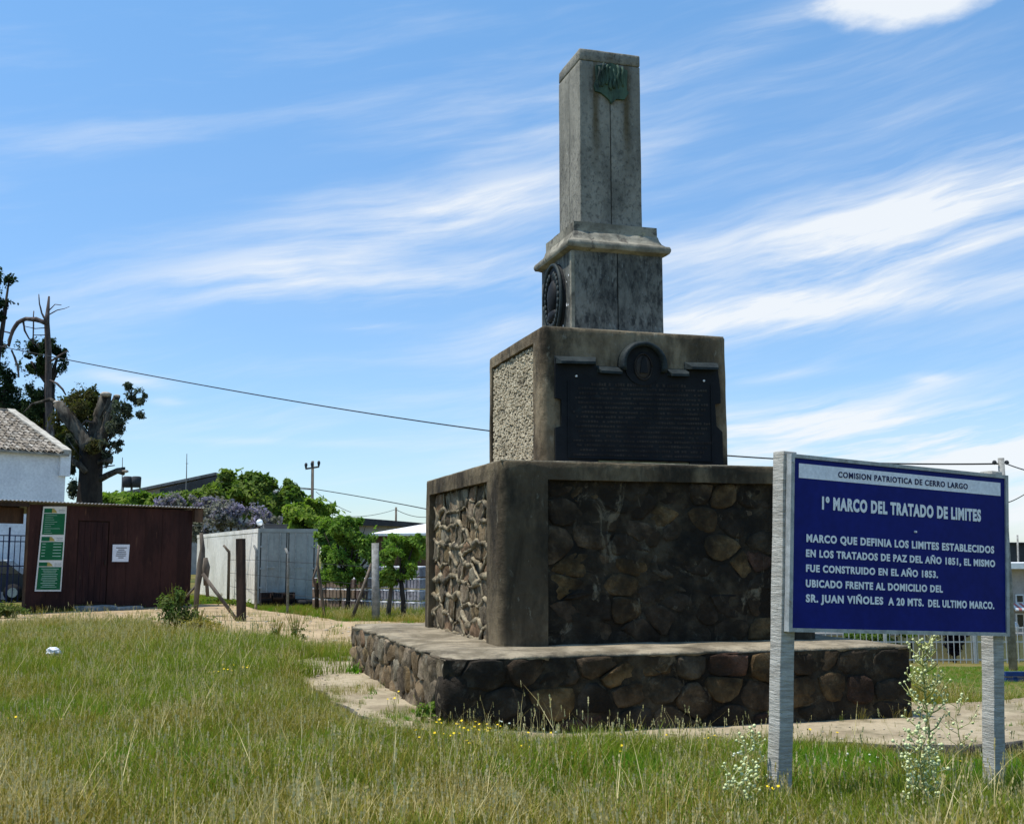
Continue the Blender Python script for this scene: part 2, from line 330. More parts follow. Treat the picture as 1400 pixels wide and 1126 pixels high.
M_plastic = mat('white_plastic_scrap', (.75, .77, .80), (.65, .68, .72), 5, .4, .4)
M_globe = mat('white_lamp_glass', (.80, .84, .86), (.75, .8, .83), 3, .2, 0, spec=.6)


# ------------------------------------------------------------------ mesh tools
class MB:
    def __init__(s): s.v = []; s.f = []
    def add(s, vs, fs):
        o = len(s.v); s.v += [tuple(x) for x in vs]; s.f += [tuple(i + o for i in f) for f in fs]; return s
    def box(s, c, sz, M=None):
        c = Vector(c); hx, hy, hz = sz[0] / 2, sz[1] / 2, sz[2] / 2
        vs = [Vector((x, y, z)) for x in (-hx, hx) for y in (-hy, hy) for z in (-hz, hz)]
        if M is not None: vs = [M @ q for q in vs]
        return s.add([q + c for q in vs], [(0, 1, 3, 2), (4, 6, 7, 5), (0, 4, 5, 1), (2, 3, 7, 6), (0, 2, 6, 4), (1, 5, 7, 3)])
    def box2(s, a, b):
        return s.box([(a[i] + b[i]) / 2 for i in range(3)], [abs(b[i] - a[i]) for i in range(3)])
    def prism(s, poly, y0, y1):         # poly in (x, z), extruded along y
        n = len(poly); vs = [(x, y0, z) for x, z in poly] + [(x, y1, z) for x, z in poly]
        return s.add(vs, [tuple(range(n)), tuple(range(2 * n - 1, n - 1, -1))] + [(i, i + n, (i + 1) % n + n, (i + 1) % n) for i in range(n)])
    def tube(s, pts, rad, sides=6, wob=0.0, cap=True):
        pts = [Vector(p) for p in pts]; n = len(pts)
        if not isinstance(rad, (list, tuple)): rad = [rad] * n
        vs = []; up = Vector((.3, .2, 1)).normalized(); X = None
        for i, p in enumerate(pts):
            t = (pts[min(i + 1, n - 1)] - pts[max(i - 1, 0)]).normalized()
            if X is None: X = t.cross(up if abs(t.dot(up)) < .95 else Vector((1, 0, 0))).normalized()
            X = (X - t * X.dot(t)).normalized(); Yv = t.cross(X)
            for k in range(sides):
                a = 2 * math.pi * k / sides; r = rad[i] * (1 + (random.uniform(-wob, wob) if wob else 0))
                vs.append(p + (X * math.cos(a) + Yv * math.sin(a)) * r)
        fs = [(i * sides + k, i * sides + (k + 1) % sides, (i + 1) * sides + (k + 1) % sides, (i + 1) * sides + k) for i in range(n - 1) for k in range(sides)]
        if cap: fs += [tuple(range(sides - 1, -1, -1)), tuple((n - 1) * sides + k for k in range(sides))]
        return s.add(vs, fs)
    def ball(s, c, r, n=6, m=4, sc=(1, 1, 1)):
        vs = [(c[0], c[1], c[2] + r * sc[2])]
        for j in range(1, m):
            th = math.pi * j / m
            for i in range(n):
                a = 2 * math.pi * (i + .5 * j) / n
                vs.append((c[0] + r * sc[0] * math.sin(th) * math.cos(a), c[1] + r * sc[1] * math.sin(th) * math.sin(a), c[2] + r * sc[2] * math.cos(th)))
        vs.append((c[0], c[1], c[2] - r * sc[2])); L = len(vs) - 1
        fs = [(0, 1 + i, 1 + (i + 1) % n) for i in range(n)]
        for j in range(m - 2):
            for i in range(n):
                p = 1 + j * n + i; q = 1 + j * n + (i + 1) % n
                fs.append((p, p + n, q + n, q))
        fs += [(L, 1 + (m - 2) * n + (i + 1) % n, 1 + (m - 2) * n + i) for i in range(n)]
        return s.add(vs, fs)
    def mesh(s, name, m, smooth=False, fix=True):
        me = bpy.data.meshes.new(name); me.from_pydata(s.v, [], s.f); me.materials.append(m)
        if fix:
            bm = bmesh.new(); bm.from_mesh(me); bmesh.ops.recalc_face_normals(bm, faces=bm.faces); bm.to_mesh(me); bm.free()
        if smooth:
            me.polygons.foreach_set('use_smooth', [True] * len(me.polygons))
        me.update(); return me
    def build(s, name, m, parent=None, smooth=False, loc=None, fix=True):
        return link(name, s.mesh(name, m, smooth, fix), parent, loc)


def link(name, me, parent=None, loc=None, rot=None):
    o = bpy.data.objects.new(name, me); COL.objects.link(o)
    if parent: o.parent = parent
    if loc is not None: o.location = loc
    if rot is not None: o.rotation_euler = rot
    return o


def tag(o, label=None, cat=None, group=None, kind=None):
    if label: o['label'] = label
    if cat: o['category'] = cat
    if group: o['group'] = group
    if kind: o['kind'] = kind
    return o


def thing(name, label, cat, loc=(0, 0, 0), rotz=0.0, group=None):
    o = bpy.data.objects.new(name, None); COL.objects.link(o); o.location = loc; o.rotation_euler = (0, 0, rotz); o.empty_display_size = .1
    return tag(o, label, cat, group)


def copy_tree(o, parent=None):
    c = o.copy(); COL.objects.link(c)
    if parent: c.parent = parent
    for ch in [k for k in bpy.data.objects if k.parent == o]: copy_tree(ch, c)
    return c


def rough(me, amp, sc, seed=0):
    for v in me.vertices:
        n = mnoise.noise_vector(Vector(v.co) * sc + Vector((seed, seed, 0)))
        v.co = Vector(v.co) + n * amp
    me.update()


def subdiv(me, maxlen):
    bm = bmesh.new(); bm.from_mesh(me)
    for _ in range(6):
        es = [e for e in bm.edges if e.calc_length() > maxlen]
        if not es: break
        bmesh.ops.subdivide_edges(bm, edges=es, cuts=1, use_grid_fill=True)
    bmesh.ops.triangulate(bm, faces=[f for f in bm.faces if len(f.verts) > 4])
    bm.to_mesh(me); bm.free()


def smooth_angle(me, ang=35):
    bm = bmesh.new(); bm.from_mesh(me); bm.normal_update()
    for f in bm.faces: f.smooth = True
    for e in bm.edges: e.smooth = not (len(e.link_faces) == 2 and e.calc_face_angle(0) > R(ang))
    bm.to_mesh(me); bm.free()


def block(name, a, b, m, parent, bev=.015, cut=.12, amp=.004, sc=3.0, seg=2):
    """a worn block: bevelled, subdivided and slightly uneven"""
    c = [(a[i] + b[i]) / 2 for i in range(3)]; mb = MB(); mb.box((0, 0, 0), [abs(b[i] - a[i]) for i in range(3)])
    me = mb.mesh(name, m); bm = bmesh.new(); bm.from_mesh(me)
    bmesh.ops.bevel(bm, geom=bm.edges[:], offset=bev, segments=seg, profile=.5, affect='EDGES'); bm.to_mesh(me); bm.free()
    if cut: subdiv(me, cut)
    for v in me.vertices:
        v.co = Vector(v.co) + mnoise.noise_vector((Vector(v.co) + Vector(c)) * sc) * amp
    smooth_angle(me, 50)
    return link(name, me, parent, c)


# ------------------------------------------------------------------ ground
def S_(*a): return S(*a)


def h(x, y):
    g = -max(.2 * S(.8, 3.6, x) * S(5, 8, y), .185 * S(-1.2, .8, x) * S(9.0, 10.7, y)) * (1 - .6 * S(14, 22, y)) - .12 * S(3, 4, x) * S(9.6, 10.8, y) * S(13.2, 11.6, y)
    g -= .062 * max(0, min(y, 45) - 13.0) * S(2.5, 6.5, x)
    g += .02 * (1 - S(9.5, 10.8, y) * S(16, 14, y) * S(-1.5, -.5, x)) * mnoise.noise(Vector((x * .35, y * .35, 3)))
    return g


def ground():
    def axis(lo, hi, dense_lo, dense_hi, step):
        a = list(np.arange(dense_lo, dense_hi + 1e-6, step)); s = step; x = dense_hi
        while x < hi: s *= 1.35; x += s; a.append(min(x, hi))
        s = step; x = dense_lo
        while x > lo: s *= 1.35; x -= s; a.insert(0, max(x, lo))
        return a
    xs = axis(-900, 900, -26, 30, .5); ys = axis(-60, 1800, 2, 50, .5)
    mb = MB(); nx = len(xs)
    mb.v = [(x, y, h(x, y)) for y in ys for x in xs]
    mb.f = [(j * nx + i, j * nx + i + 1, (j + 1) * nx + i + 1, (j + 1) * nx + i) for j in range(len(ys) - 1) for i in range(nx - 1)]
    return tag(mb.build('ground', M_soil, smooth=True, fix=False), kind='structure')


ground()


def poly_at(poly, t):
    L = [0]
    for a, b in zip(poly, poly[1:]): L.append(L[-1] + math.dist(a, b))
    s = t * L[-1]
    for i in range(len(poly) - 1):
        if s <= L[i + 1] or i == len(poly) - 2:
            k = (s - L[i]) / (L[i + 1] - L[i]); a, b = poly[i], poly[i + 1]
            return (a[0] + (b[0] - a[0]) * k, a[1] + (b[1] - a[1]) * k)


ROAD_UP = [(-30, 31.2), (-14.2, 31.6), (-11.4, 36.0), (-10.6, 38.6), (-9.4, 39.0), (-7.6, 34.6), (-5.5, 31.2), (-4.2, 28.6), (-2.5, 28.6), (3, 28.2)]
ROAD_LO = [(-28, 26.4), (-12.2, 26.6), (-8.6, 26.2), (-6.2, 23.2), (-4.2, 20.8), (-2.9, 19.9), (0, 19.4), (3, 19)]


def road():
    n, mcr = 160, 10; mb = MB()
    for i in range(n + 1):
        a = poly_at(ROAD_UP, i / n); b = poly_at(ROAD_LO, i / n)
        j1 = mnoise.noise(Vector((a[0] * 1.3, a[1] * 1.3, 0))) * .25; j2 = mnoise.noise(Vector((b[0] * 1.1, b[1] * 1.1, 5))) * .5
        for k in range(mcr + 1):
            t = k / mcr; x = a[0] + (b[0] - a[0]) * t; y = a[1] + (b[1] - a[1]) * t + (1 - t) * j1 + t * j2
            mb.v.append((x, y, h(x, y) + .018 + .012 * mnoise.noise(Vector((x * 2, y * 2, 0)))))
    mb.f = [(i * (mcr + 1) + k, i * (mcr + 1) + k + 1, (i + 1) * (mcr + 1) + k + 1, (i + 1) * (mcr + 1) + k) for i in range(n) for k in range(mcr)]
    tag(mb.build('dirt_road', M_sand, smooth=True), kind='structure')


road()


def inpoly(x, y, poly):
    c = False; n = len(poly); j = n - 1
    for i in range(n):
        xi, yi = poly[i]; xj, yj = poly[j]
        if (yi > y) != (yj > y) and x < (xj - xi) * (y - yi) / (yj - yi) + xi: c = not c
        j = i
    return c


ROAD = ROAD_UP + ROAD_LO[::-1]
SLAB = [(-3.45, 17.2), (-3.15, 16.2), (-2.62, 14.6), (-1.98, 12.9), (-1.58, 11.8), (-1.22, 11.0), (-.45, 10.86), (.4, 10.92), (1.5, 11.08), (2.6, 11.12), (3.3, 11.05), (3.9, 10.95),
        (4.4, 10.95), (4.9, 11.2), (5.6, 11.7), (8.8, 13.1), (8.6, 16.0), (6.6, 14.6), (5.6, 14.1), (5.0, 13.9), (4.75, 14.3), (4.4, 16), (1.5, 18.8), (-2.2, 19.0), (-3.2, 18.2)]


def zs(x): return .025 - .170 * S(-1.5, .8, x)


def slab():
    pts = []; n = len(SLAB)
    for i in range(n):
        a, b = Vector(SLAB[i]), Vector(SLAB[(i + 1) % n]); k = max(2, int((b - a).length / .09))
        for j in range(k):
            p = a.lerp(b, j / k); q = mnoise.noise_vector(Vector((p.x * 2.2, p.y * 2.2, 0)))
            q2 = mnoise.noise_vector(Vector((p.x * 9, p.y * 9, 4)))
            pts.append((p.x + q.x * .13 + q2.x * .05, p.y + q.y * .13 + q2.y * .05))
    top = [(x, y, zs(x)) for x, y in pts]
    from mathutils.geometry import delaunay_2d_cdt
    inner = [(x, y) for x in np.arange(-3.5, 9, .2) for y in np.arange(9.8, 19.2, .2) if inpoly(x, y, pts) and min(math.dist((x, y), p) for p in pts[::2]) > .1]
    allp = [Vector(p) for p in pts] + [Vector(p) for p in inner]; NP = len(pts)
    vv, ee, ff, _a, _b, _c = delaunay_2d_cdt(allp, [(i, (i + 1) % NP) for i in range(NP)], [], 1, 1e-5)
    ff = [f for f in ff if inpoly(sum(vv[i].x for i in f) / 3, sum(vv[i].y for i in f) / 3, pts)]
    me = bpy.data.meshes.new('paved_apron'); me.from_pydata([(p.x, p.y, zs(p.x) + (0 if i_ < NP else .010) * mnoise.noise(Vector((p.x * 1.5, p.y * 1.5, 0)))) for i_, p in enumerate(vv)], [], ff); me.materials.append(M_slab)
    for p_ in me.polygons: p_.use_smooth = True
    me.update()
    if me.polygons[0].normal.z < 0: me.flip_normals()
    tag(link('paved_apron', me), kind='structure')
    mb = MB(); N = len(pts); rows = [(.0, 0), (.03, -.015), (.015, -.08), (.05, -.14), (.0, -.22), (0, -.34)]
    cx, cy = 1.2, 14.2
    for r, (o, z) in enumerate(rows):
        for i, (x, y) in enumerate(pts):
            d = Vector((x - cx, y - cy)).normalized(); q = mnoise.noise(Vector((x * 7, y * 7, z * 14)))
            oo = o + (q * .05 if r else 0)
            mb.v.append((x + d.x * oo, y + d.y * oo, zs(x) + z))
    mb.f = [(r * N + i, r * N + (i + 1) % N, (r + 1) * N + (i + 1) % N, (r + 1) * N + i) for r in range(len(rows) - 1) for i in range(N)]
    tag(mb.build('apron_edge', M_slabedge, smooth=True), kind='structure')


slab()

# ------------------------------------------------------------------ monument
MA = R(73.338); MC = Vector((1.187, 14.871, 0))
mon = thing('stone_monument', 'tall stepped stone boundary monument with dark bronze plaque, standing in the grass', 'monument', MC, R(90) - MA)
PL = dict(x0=-2.80, x1=2.50, y0=-2.87, y1=2.94, z=.638)
HX, HY, ZP = 1.957, 1.917, 2.654
BX, BY, ZB = 1.228, 1.202, 4.344
QX, QY, ZQ = .630, .617, 5.50
SX_, SY_, ZS = .432, .423, 8.303


def clip(poly, p, q):                     # keep the side nearer p than q
    m = ((p[0] + q[0]) / 2, (p[1] + q[1]) / 2); d = (q[0] - p[0], q[1] - p[1]); out = []
    for i in range(len(poly)):
        a, b = poly[i], poly[(i + 1) % len(poly)]
        da = (a[0] - m[0]) * d[0] + (a[1] - m[1]) * d[1]; db = (b[0] - m[0]) * d[0] + (b[1] - m[1]) * d[1]
        if da <= 0: out.append(a)
        if da * db < 0:
            t = da / (da - db); out.append((a[0] + (b[0] - a[0]) * t, a[1] + (b[1] - a[1]) * t))
    return out


def voronoi(W, Hh, nx, nz, jit=.38):
    seeds = []
    for j in range(nz):
        k = nx + random.choice((-1, 0, 0, 1))
        for i in range(k):
            seeds.append(((i + .5 + (.25 if j % 2 else -.25) * .9 + random.uniform(-jit, jit)) * W / k, (j + .5 + random.uniform(-jit, jit) * .8) * Hh / nz))
    asp = (W / nx) / (Hh / nz); cells = []
    for i, p in enumerate(seeds):
        poly = [(0, 0), (W, 0), (W, Hh * asp), (0, Hh * asp)]; ps = (p[0], p[1] * asp)
        for k, q in enumerate(seeds):
            if k != i and math.dist(p, q) < 3.2 * W / nx: poly = clip(poly, ps, (q[0], q[1] * asp))
            if len(poly) < 3: break
        if len(poly) >= 3: cells.append([(x, z / asp) for x, z in poly])
    return cells


def rubble(parent, O, U, N, W, Hh, nx, nz, depth, m, gap=.02, ridge=None, joined=False, jit=.38, ridge_r=.022, name='stone', bed=None, fill=.55):
    """rubble facing: every stone a bulged uneven block; ridge = material of proud pointing"""
    O, U, N = Vector(O), Vector(U), Vector(N); Zv = Vector((0, 0, 1))
    cells = voronoi(W, Hh, nx, nz, jit); big = MB(); rd = MB()
    for c in cells:
        cx = sum(p[0] for p in c) / len(c); cz = sum(p[1] for p in c) / len(c)
        ar = abs(sum(c[i][0] * c[(i + 1) % len(c)][1] - c[(i + 1) % len(c)][0] * c[i][1] for i in range(len(c)))) / 2
        if ridge:
            for i in range(len(c)):
                a, b = c[i], c[(i + 1) % len(c)]
                if a > b: continue
                L = math.dist(a, b)
                if L < .05: continue
                n = max(2, int(L / .05)); pts = []; rr = []
                hz_ = abs(b[0] - a[0]) / L; br_ = (.35 + .75 * hz_) * random.choice((.55, .9, 1.1, 1.3))
                for k in range(n + 1):
                    t = k / n; px = a[0] + (b[0] - a[0]) * t; pz = a[1] + (b[1] - a[1]) * t
                    q = mnoise.noise_vector(Vector((px * 6, pz * 6, O.x)))
                    pts.append(O + U * (px + q.x * .03) + Zv * (pz + q.y * .03) + N * (depth * .75 + .012 + q.z * .02)); rr.append(max(.006, ridge_r * br_ * (1 + .9 * mnoise.noise(Vector((px * 11, pz * 11, 7))))))
                rd.tube(pts, rr, 5, .12)
        if ar < .004: continue
        # resample outline
        n = 12; pts = []
        per = [math.dist(c[i], c[(i + 1) % len(c)]) for i in range(len(c))]; T = sum(per)
        for k in range(n):
            s = T * k / n; i = 0
            while s > per[i]: s -= per[i]; i = (i + 1) % len(c)
            t = s / per[i]; pts.append([c[i][0] + (c[(i + 1) % len(c)][0] - c[i][0]) * t, c[i][1] + (c[(i + 1) % len(c)][1] - c[i][1]) * t])
        pts = [[(pts[k - 1][a] + 5 * pts[k][a] + pts[(k + 1) % n][a]) / 7 for a in (0, 1)] for k in range(n)]
        rad = math.sqrt(ar / math.pi); dd = depth * random.uniform(.65, 1.25); tiltx, tiltz = random.uniform(-.25, .25) * depth, random.uniform(-.25, .25) * depth
        mb = MB(); C0 = O + U * cx + Zv * cz
        for ins, dep in ((gap, -.03), (gap, .60), (gap + .012, .92), (gap + .045, 1.0)):
            kk = max(.25, 1 - ins / rad)
            for (x, z) in pts:
                dx, dz = (x - cx) * kk, (z - cz) * kk
                q = mnoise.noise_vector(Vector((x * 9, z * 9, dep * 3 + O.y)))
                dpt = dep * dd + (tiltx * dx + tiltz * dz) / rad * max(0, dep)
                mb.v.append(tuple(U * (dx + q.x * .018) + Zv * (dz + q.y * .018) + N * (dpt + q.z * depth * .45 * max(0, dep))))
        mb.v.append(tuple(N * dd * random.uniform(.85, 1.12)))
        for r in range(3):
            mb.f += [(r * n + k, r * n + (k + 1) % n, (r + 1) * n + (k + 1) % n, (r + 1) * n + k) for k in range(n)]
        mb.f += [(3 * n + k, 3 * n + (k + 1) % n, 4 * n) for k in range(n)]
        if joined: big.add([Vector(p) + C0 for p in mb.v], mb.f)
        else:
            o = mb.build(name, m, parent, True, C0)
            smooth_angle(o.data, 55)
    if bed:
        bd = MB(); nx_, nz_ = int(W / .045), int(Hh / .045)
        for j in range(nz_ + 1):
            for i in range(nx_ + 1):
                px, pz = W * i / nx_, Hh * j / nz_
                q = mnoise.noise(Vector((px * 2.3, pz * 2.3, O.y * 3))) * .7 + mnoise.noise(Vector((px * 8, pz * 8, O.x))) * .35 + mnoise.noise(Vector((px * 22, pz * 22, 1))) * .14
                bd.v.append(tuple(O + U * px + Zv * pz + N * (depth * (fill + q * .85))))
        bd.f = [(j * (nx_ + 1) + i, j * (nx_ + 1) + i + 1, (j + 1) * (nx_ + 1) + i + 1, (j + 1) * (nx_ + 1) + i) for j in range(nz_) for i in range(nx_)]
        bd.build('mortar_bed', bed, parent, True)
    if joined: tag(big.build(name, m, parent, True), kind='stuff')
    if ridge: tag(rd.build('mortar_ridge', ridge, parent, True), kind='stuff')


# lower platform: core, stones, worn top
x0, x1, y0, y1, zt = PL['x0'], PL['x1'], PL['y0'], PL['y1'], PL['z']
mb = MB(); mb.box2((x0 + .07, y0 + .07, -.4), (x1 - .07, y1 - .07, zt - .05)); mb.build('platform_core', M_mortard, mon)
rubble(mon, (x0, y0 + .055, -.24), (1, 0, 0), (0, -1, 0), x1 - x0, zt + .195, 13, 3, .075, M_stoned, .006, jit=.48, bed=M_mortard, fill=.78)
rubble(mon, (x0 + .055, y1, -.14), (0, -1, 0), (-1, 0, 0), y1 - y0, zt + .10, 17, 3, .075, M_stone, .008, jit=.46, bed=M_mortarm, fill=.66)
rubble(mon, (x1 - .055, y0, -.2), (0, 1, 0), (1, 0, 0), y1 - y0, zt + .13, 12, 3, .07, M_stone, .014, joined=True, name='side_stone')


def top_slab():
    nx, ny = 90, 96; mb = MB()
    def P(i, j, z):
        x = x0 + (x1 - x0) * i / nx; y = y0 + (y1 - y0) * j / ny
        ex = min(i, nx - i) / 8; ey = min(j, ny - j) / 8; k = max(0, 1 - min(ex, ey))
        q = mnoise.noise_vector(Vector((x * 2.6, y * 2.6, 0))); q2 = mnoise.noise_vector(Vector((x * 9, y * 9, 0)))
        ox = (q.x * .09 + q2.x * .055) * k; oy = (q.y * .09 + q2.y * .055) * k
        cr = max(0, 1 - math.hypot(i, j) / 14) * .16       # the near corner is broken away
        return (x + ox + cr, y + oy + cr, z + mnoise.noise(Vector((x * 1.6, y * 1.6, 2))) * .018 - (k ** 4) * .018 - cr * .25)
    for j in range(ny + 1):
        for i in range(nx + 1): mb.v.append(P(i, j, zt))
    w1 = nx + 1
    mb.f = [(j * w1 + i, j * w1 + i + 1, (j + 1) * w1 + i + 1, (j + 1) * w1 + i) for j in range(ny) for i in range(nx)]
    rim = [i for i in range(nx + 1)] + [j * w1 + nx for j in range(1, ny + 1)] + [ny * w1 + i for i in range(nx - 1, -1, -1)] + [j * w1 for j in range(ny - 1, 0, -1)]
    o = len(mb.v); n = len(rim)
    for r in rim:
        x, y, z = mb.v[r]; q = mnoise.noise(Vector((x * 5, y * 5, 9)))
        mb.v.append((x * 1.004, y * 1.004, z - .022))
    for r in rim:
        x, y, z = mb.v[r]; q = mnoise.noise(Vector((x * 5, y * 5, 9)))
        mb.v.append((x * .985, y * .985, z - .05 - max(0, q) * .13))
    mb.f += [(rim[i], rim[(i + 1) % n], o + (i + 1) % n, o + i) for i in range(n)]
    mb.f += [(o + i, o + (i + 1) % n, o + n + (i + 1) % n, o + n + i) for i in range(n)]
    mb.build('platform_top', M_top, mon, True)


top_slab()
cs = MB(); cs.ball((0, 0, 0), 1, 14, 10)
me = cs.mesh('corner_stone', M_stoned, True)
for v in me.vertices:
    q = Vector(v.co); q = Vector([math.copysign(abs(c) ** .55, c) for c in q]); q.x *= .16; q.y *= .15; q.z *= .31
    v.co = q + mnoise.noise_vector(q * 6) * .035
me.update(); link('corner_stone', me, mon, (x0 + .12, y0 + .10, .16))


def tier(hx, hy, z0, zpt, z1, rc, notch, rec, m, name, cut=.10, amp=.006):
    """square shaft with rounded corners; notch: {face: (margin_a, margin_b)} recessed panels open at the foot"""
    def ring(full):
        pts = []
        corners = [(-hx, -hy), (hx, -hy), (hx, hy), (-hx, hy)]
        dirs = [((1, 0), (0, 1)), ((0, 1), (-1, 0)), ((-1, 0), (0, -1)), ((0, -1), (1, 0))]     # along face, inward
        for k in range(4):
            cx, cy = corners[k]; al, inn = dirs[k]; L = 2 * (hx if k % 2 == 0 else hy)
            r = rc
            # arc at corner k: from previous face into this one
            for s in range(5):
                t = (s / 4) * math.pi / 2
                a_ = r * (1 - math.cos(t)); b_ = r * (1 - math.sin(t))
                # previous face direction is -inn; position measured from corner
                pts.append((cx + al[0] * a_ * 1.0 + inn[0] * b_ * 1.0, cy + al[1] * a_ + inn[1] * b_))
            if k in notch:
                ma, mb_ = notch[k]
                for (d_, dep) in ((ma, 0), (ma, rec), (L - mb_, rec), (L - mb_, 0)):
                    dd = 0 if full else dep
                    pts.append((cx + al[0] * d_ + inn[0] * dd, cy + al[1] * d_ + inn[1] * dd))
        return pts
    A = ring(False); B = ring(True); n = len(A); mb = MB(); eb = .02
    rows = [(A, z0, 1)]; k = max(1, int((zpt - z0) / cut))
    for i in range(1, k + 1): rows.append((A, z0 + (zpt - z0) * i / k, 1))
    rows.append((B, zpt + .0005, 1)); rows.append((B, (zpt + z1) / 2, 1)); rows.append((B, z1 - eb, 1)); rows.append((B, z1 - eb * .3, 1 - .3 * eb / hx)); rows.append((B, z1, 1 - eb / hx))
    for pts, z, s in rows: mb.v += [(x * s, y * s, z) for x, y in pts]
    mb.f = [(r * n + i, r * n + (i + 1) % n, (r + 1) * n + (i + 1) % n, (r + 1) * n + i) for r in range(len(rows) - 1) for i in range(n)]
    mb.f.append(tuple((len(rows) - 1) * n + i for i in range(n)))
    me = mb.mesh(name, m); subdiv(me, .16)
    for v in me.vertices:
        if v.co.z > z0 + .01:
            v.co = Vector(v.co) + mnoise.noise_vector(Vector(v.co) * 2.5) * amp + mnoise.noise_vector(Vector(v.co) * 9) * amp * .5
    smooth_angle(me, 40)
    return link(name, me, mon)


# second tier (rubble panels in a concrete frame)
tier(HX, HY, zt - .02, ZP - .20, ZP, .10, {0: (.56, .50), 1: (.5, .5), 2: (.5, .5), 3: (.30, .52)}, .13, M_concd, 'plinth_frame')
pz = zt - .01
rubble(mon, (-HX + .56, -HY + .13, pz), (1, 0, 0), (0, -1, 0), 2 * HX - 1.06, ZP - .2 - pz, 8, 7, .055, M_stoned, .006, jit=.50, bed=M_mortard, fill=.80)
rubble(mon, (-HX + .13, HY - .30, pz), (0, -1, 0), (-1, 0, 0), 2 * HY - .82, ZP - .2 - pz, 8, 8, .06, M_stone, .008, ridge=M_mortar, jit=.44, ridge_r=.027, bed=M_mortarm, fill=.45)
rubble(mon, (HX - .13, -HY + .5, pz), (0, 1, 0), (1, 0, 0), 2 * HY - 1.0, ZP - .2 - pz, 7, 6, .05, M_stone, .014, joined=True, name='side_stone')
# thin pale skin of cement on top of the plinth
block('plinth_top', (-HX + .02, -HY + .02, ZP - .01), (HX - .02, HY - .02, ZP + .012), M_top, mon, .006, .2, .004)

# third tier with pebble-dash panel and bronze plaque
tier(BX, BY, ZP + .005, ZB - .15, ZB, .085, {1: (.2, .2), 2: (.2, .2), 3: (.17, .34)}, .05, M_conc, 'block_frame')
block('block_top', (-BX + .03, -BY + .03, ZB - .008), (BX - .03, BY - .03, ZB + .010), M_top, mon, .005, .25, .003)


def pebbles():
    ya, yb = -BY + .34, BY - .17; za, zb = ZP + .02, ZB - .15
    mb = MB(); mb.box2((-BX + .046, ya + .002, za), (-BX + .052, yb - .002, zb - .002)); mb.build('pebble_bed', M_pebbed, mon)
    mb = MB(); st = .044
    for i in range(int((yb - ya) / st)):
        for j in range(int((zb - za) / st)):
            y = ya + (i + .5 + random.uniform(-.35, .35)) * st; z = za + (j + .5 + random.uniform(-.35, .35)) * st; r = random.uniform(.016, .028)
            q = (random.uniform(.6, 1.2), random.uniform(.7, 1.3), random.uniform(.7, 1.3))
            mb.ball((-BX + .046 - random.uniform(0, .012), y, z), r, 5, 3, q)
    tag(mb.build('pebble', M_pebble, mon), kind='stuff')


pebbles()


def plq(zx, zy):                           # plaque drawing (from the photo's proportions) -> local x, z
    k = (zx - 40) / 1345
    x = -BX + 2 * BX * (k + .10 * k * (1 - k) * .6)
    t = 5 + 112 * k; b = 995 + 62 * k
    return (x, ZB - (zy - t) / (b - t) * (ZB - ZP))


yf = -BY
out = [(120, 240), (390, 262), (395, 318), (575, 330), (575, 300), (600, 215), (660, 170), (725, 160), (800, 178), (860, 230), (885, 300), (890, 350),
       (1050, 362), (1052, 330), (1292, 340), (1308, 480), (1310, 585), (1265, 592), (1272, 745), (1318, 785), (1318, 1030), (1062, 1022), (1060, 985), (400, 950), (400, 975), (122, 985), (120, 728), (160, 716), (160, 530), (120, 520)]
mb = MB(); mb.prism([plq(*p) for p in out], yf - .045, yf + .02); pla = mb.build('plaque', M_bronze, mon)
tag(pla, 'blackened bronze plaque with raised lines of text')


def hood(a, b, hgt, dep, m=M_bronze2):
    (xa, za), (xb, zb) = plq(*a), plq(*b); mb = MB(); e = .05
    vs = [(xa, yf - .02, za), (xb, yf - .02, zb), (xb - e, yf - dep, zb - hgt), (xa + e, yf - dep, za - hgt), (xa, yf - .02, za - hgt - .015), (xb, yf - .02, zb - hgt - .015),
          (xb - e, yf - dep, zb - hgt - .03), (xa + e, yf - dep, za - hgt - .03)]
    mb.add(vs, [(0, 1, 2, 3), (3, 2, 6, 7), (7, 6, 5, 4), (0, 3, 7, 4), (1, 5, 6, 2), (0, 4, 5, 1)]); mb.build('hood_moulding', m, pla)


hood((118, 222), (398, 236), .075, .14); hood((1040, 286), (1300, 300), .075, .14)
hood((392, 296), (590, 312), .07, .11); hood((895, 330), (1078, 340), .07, .11)


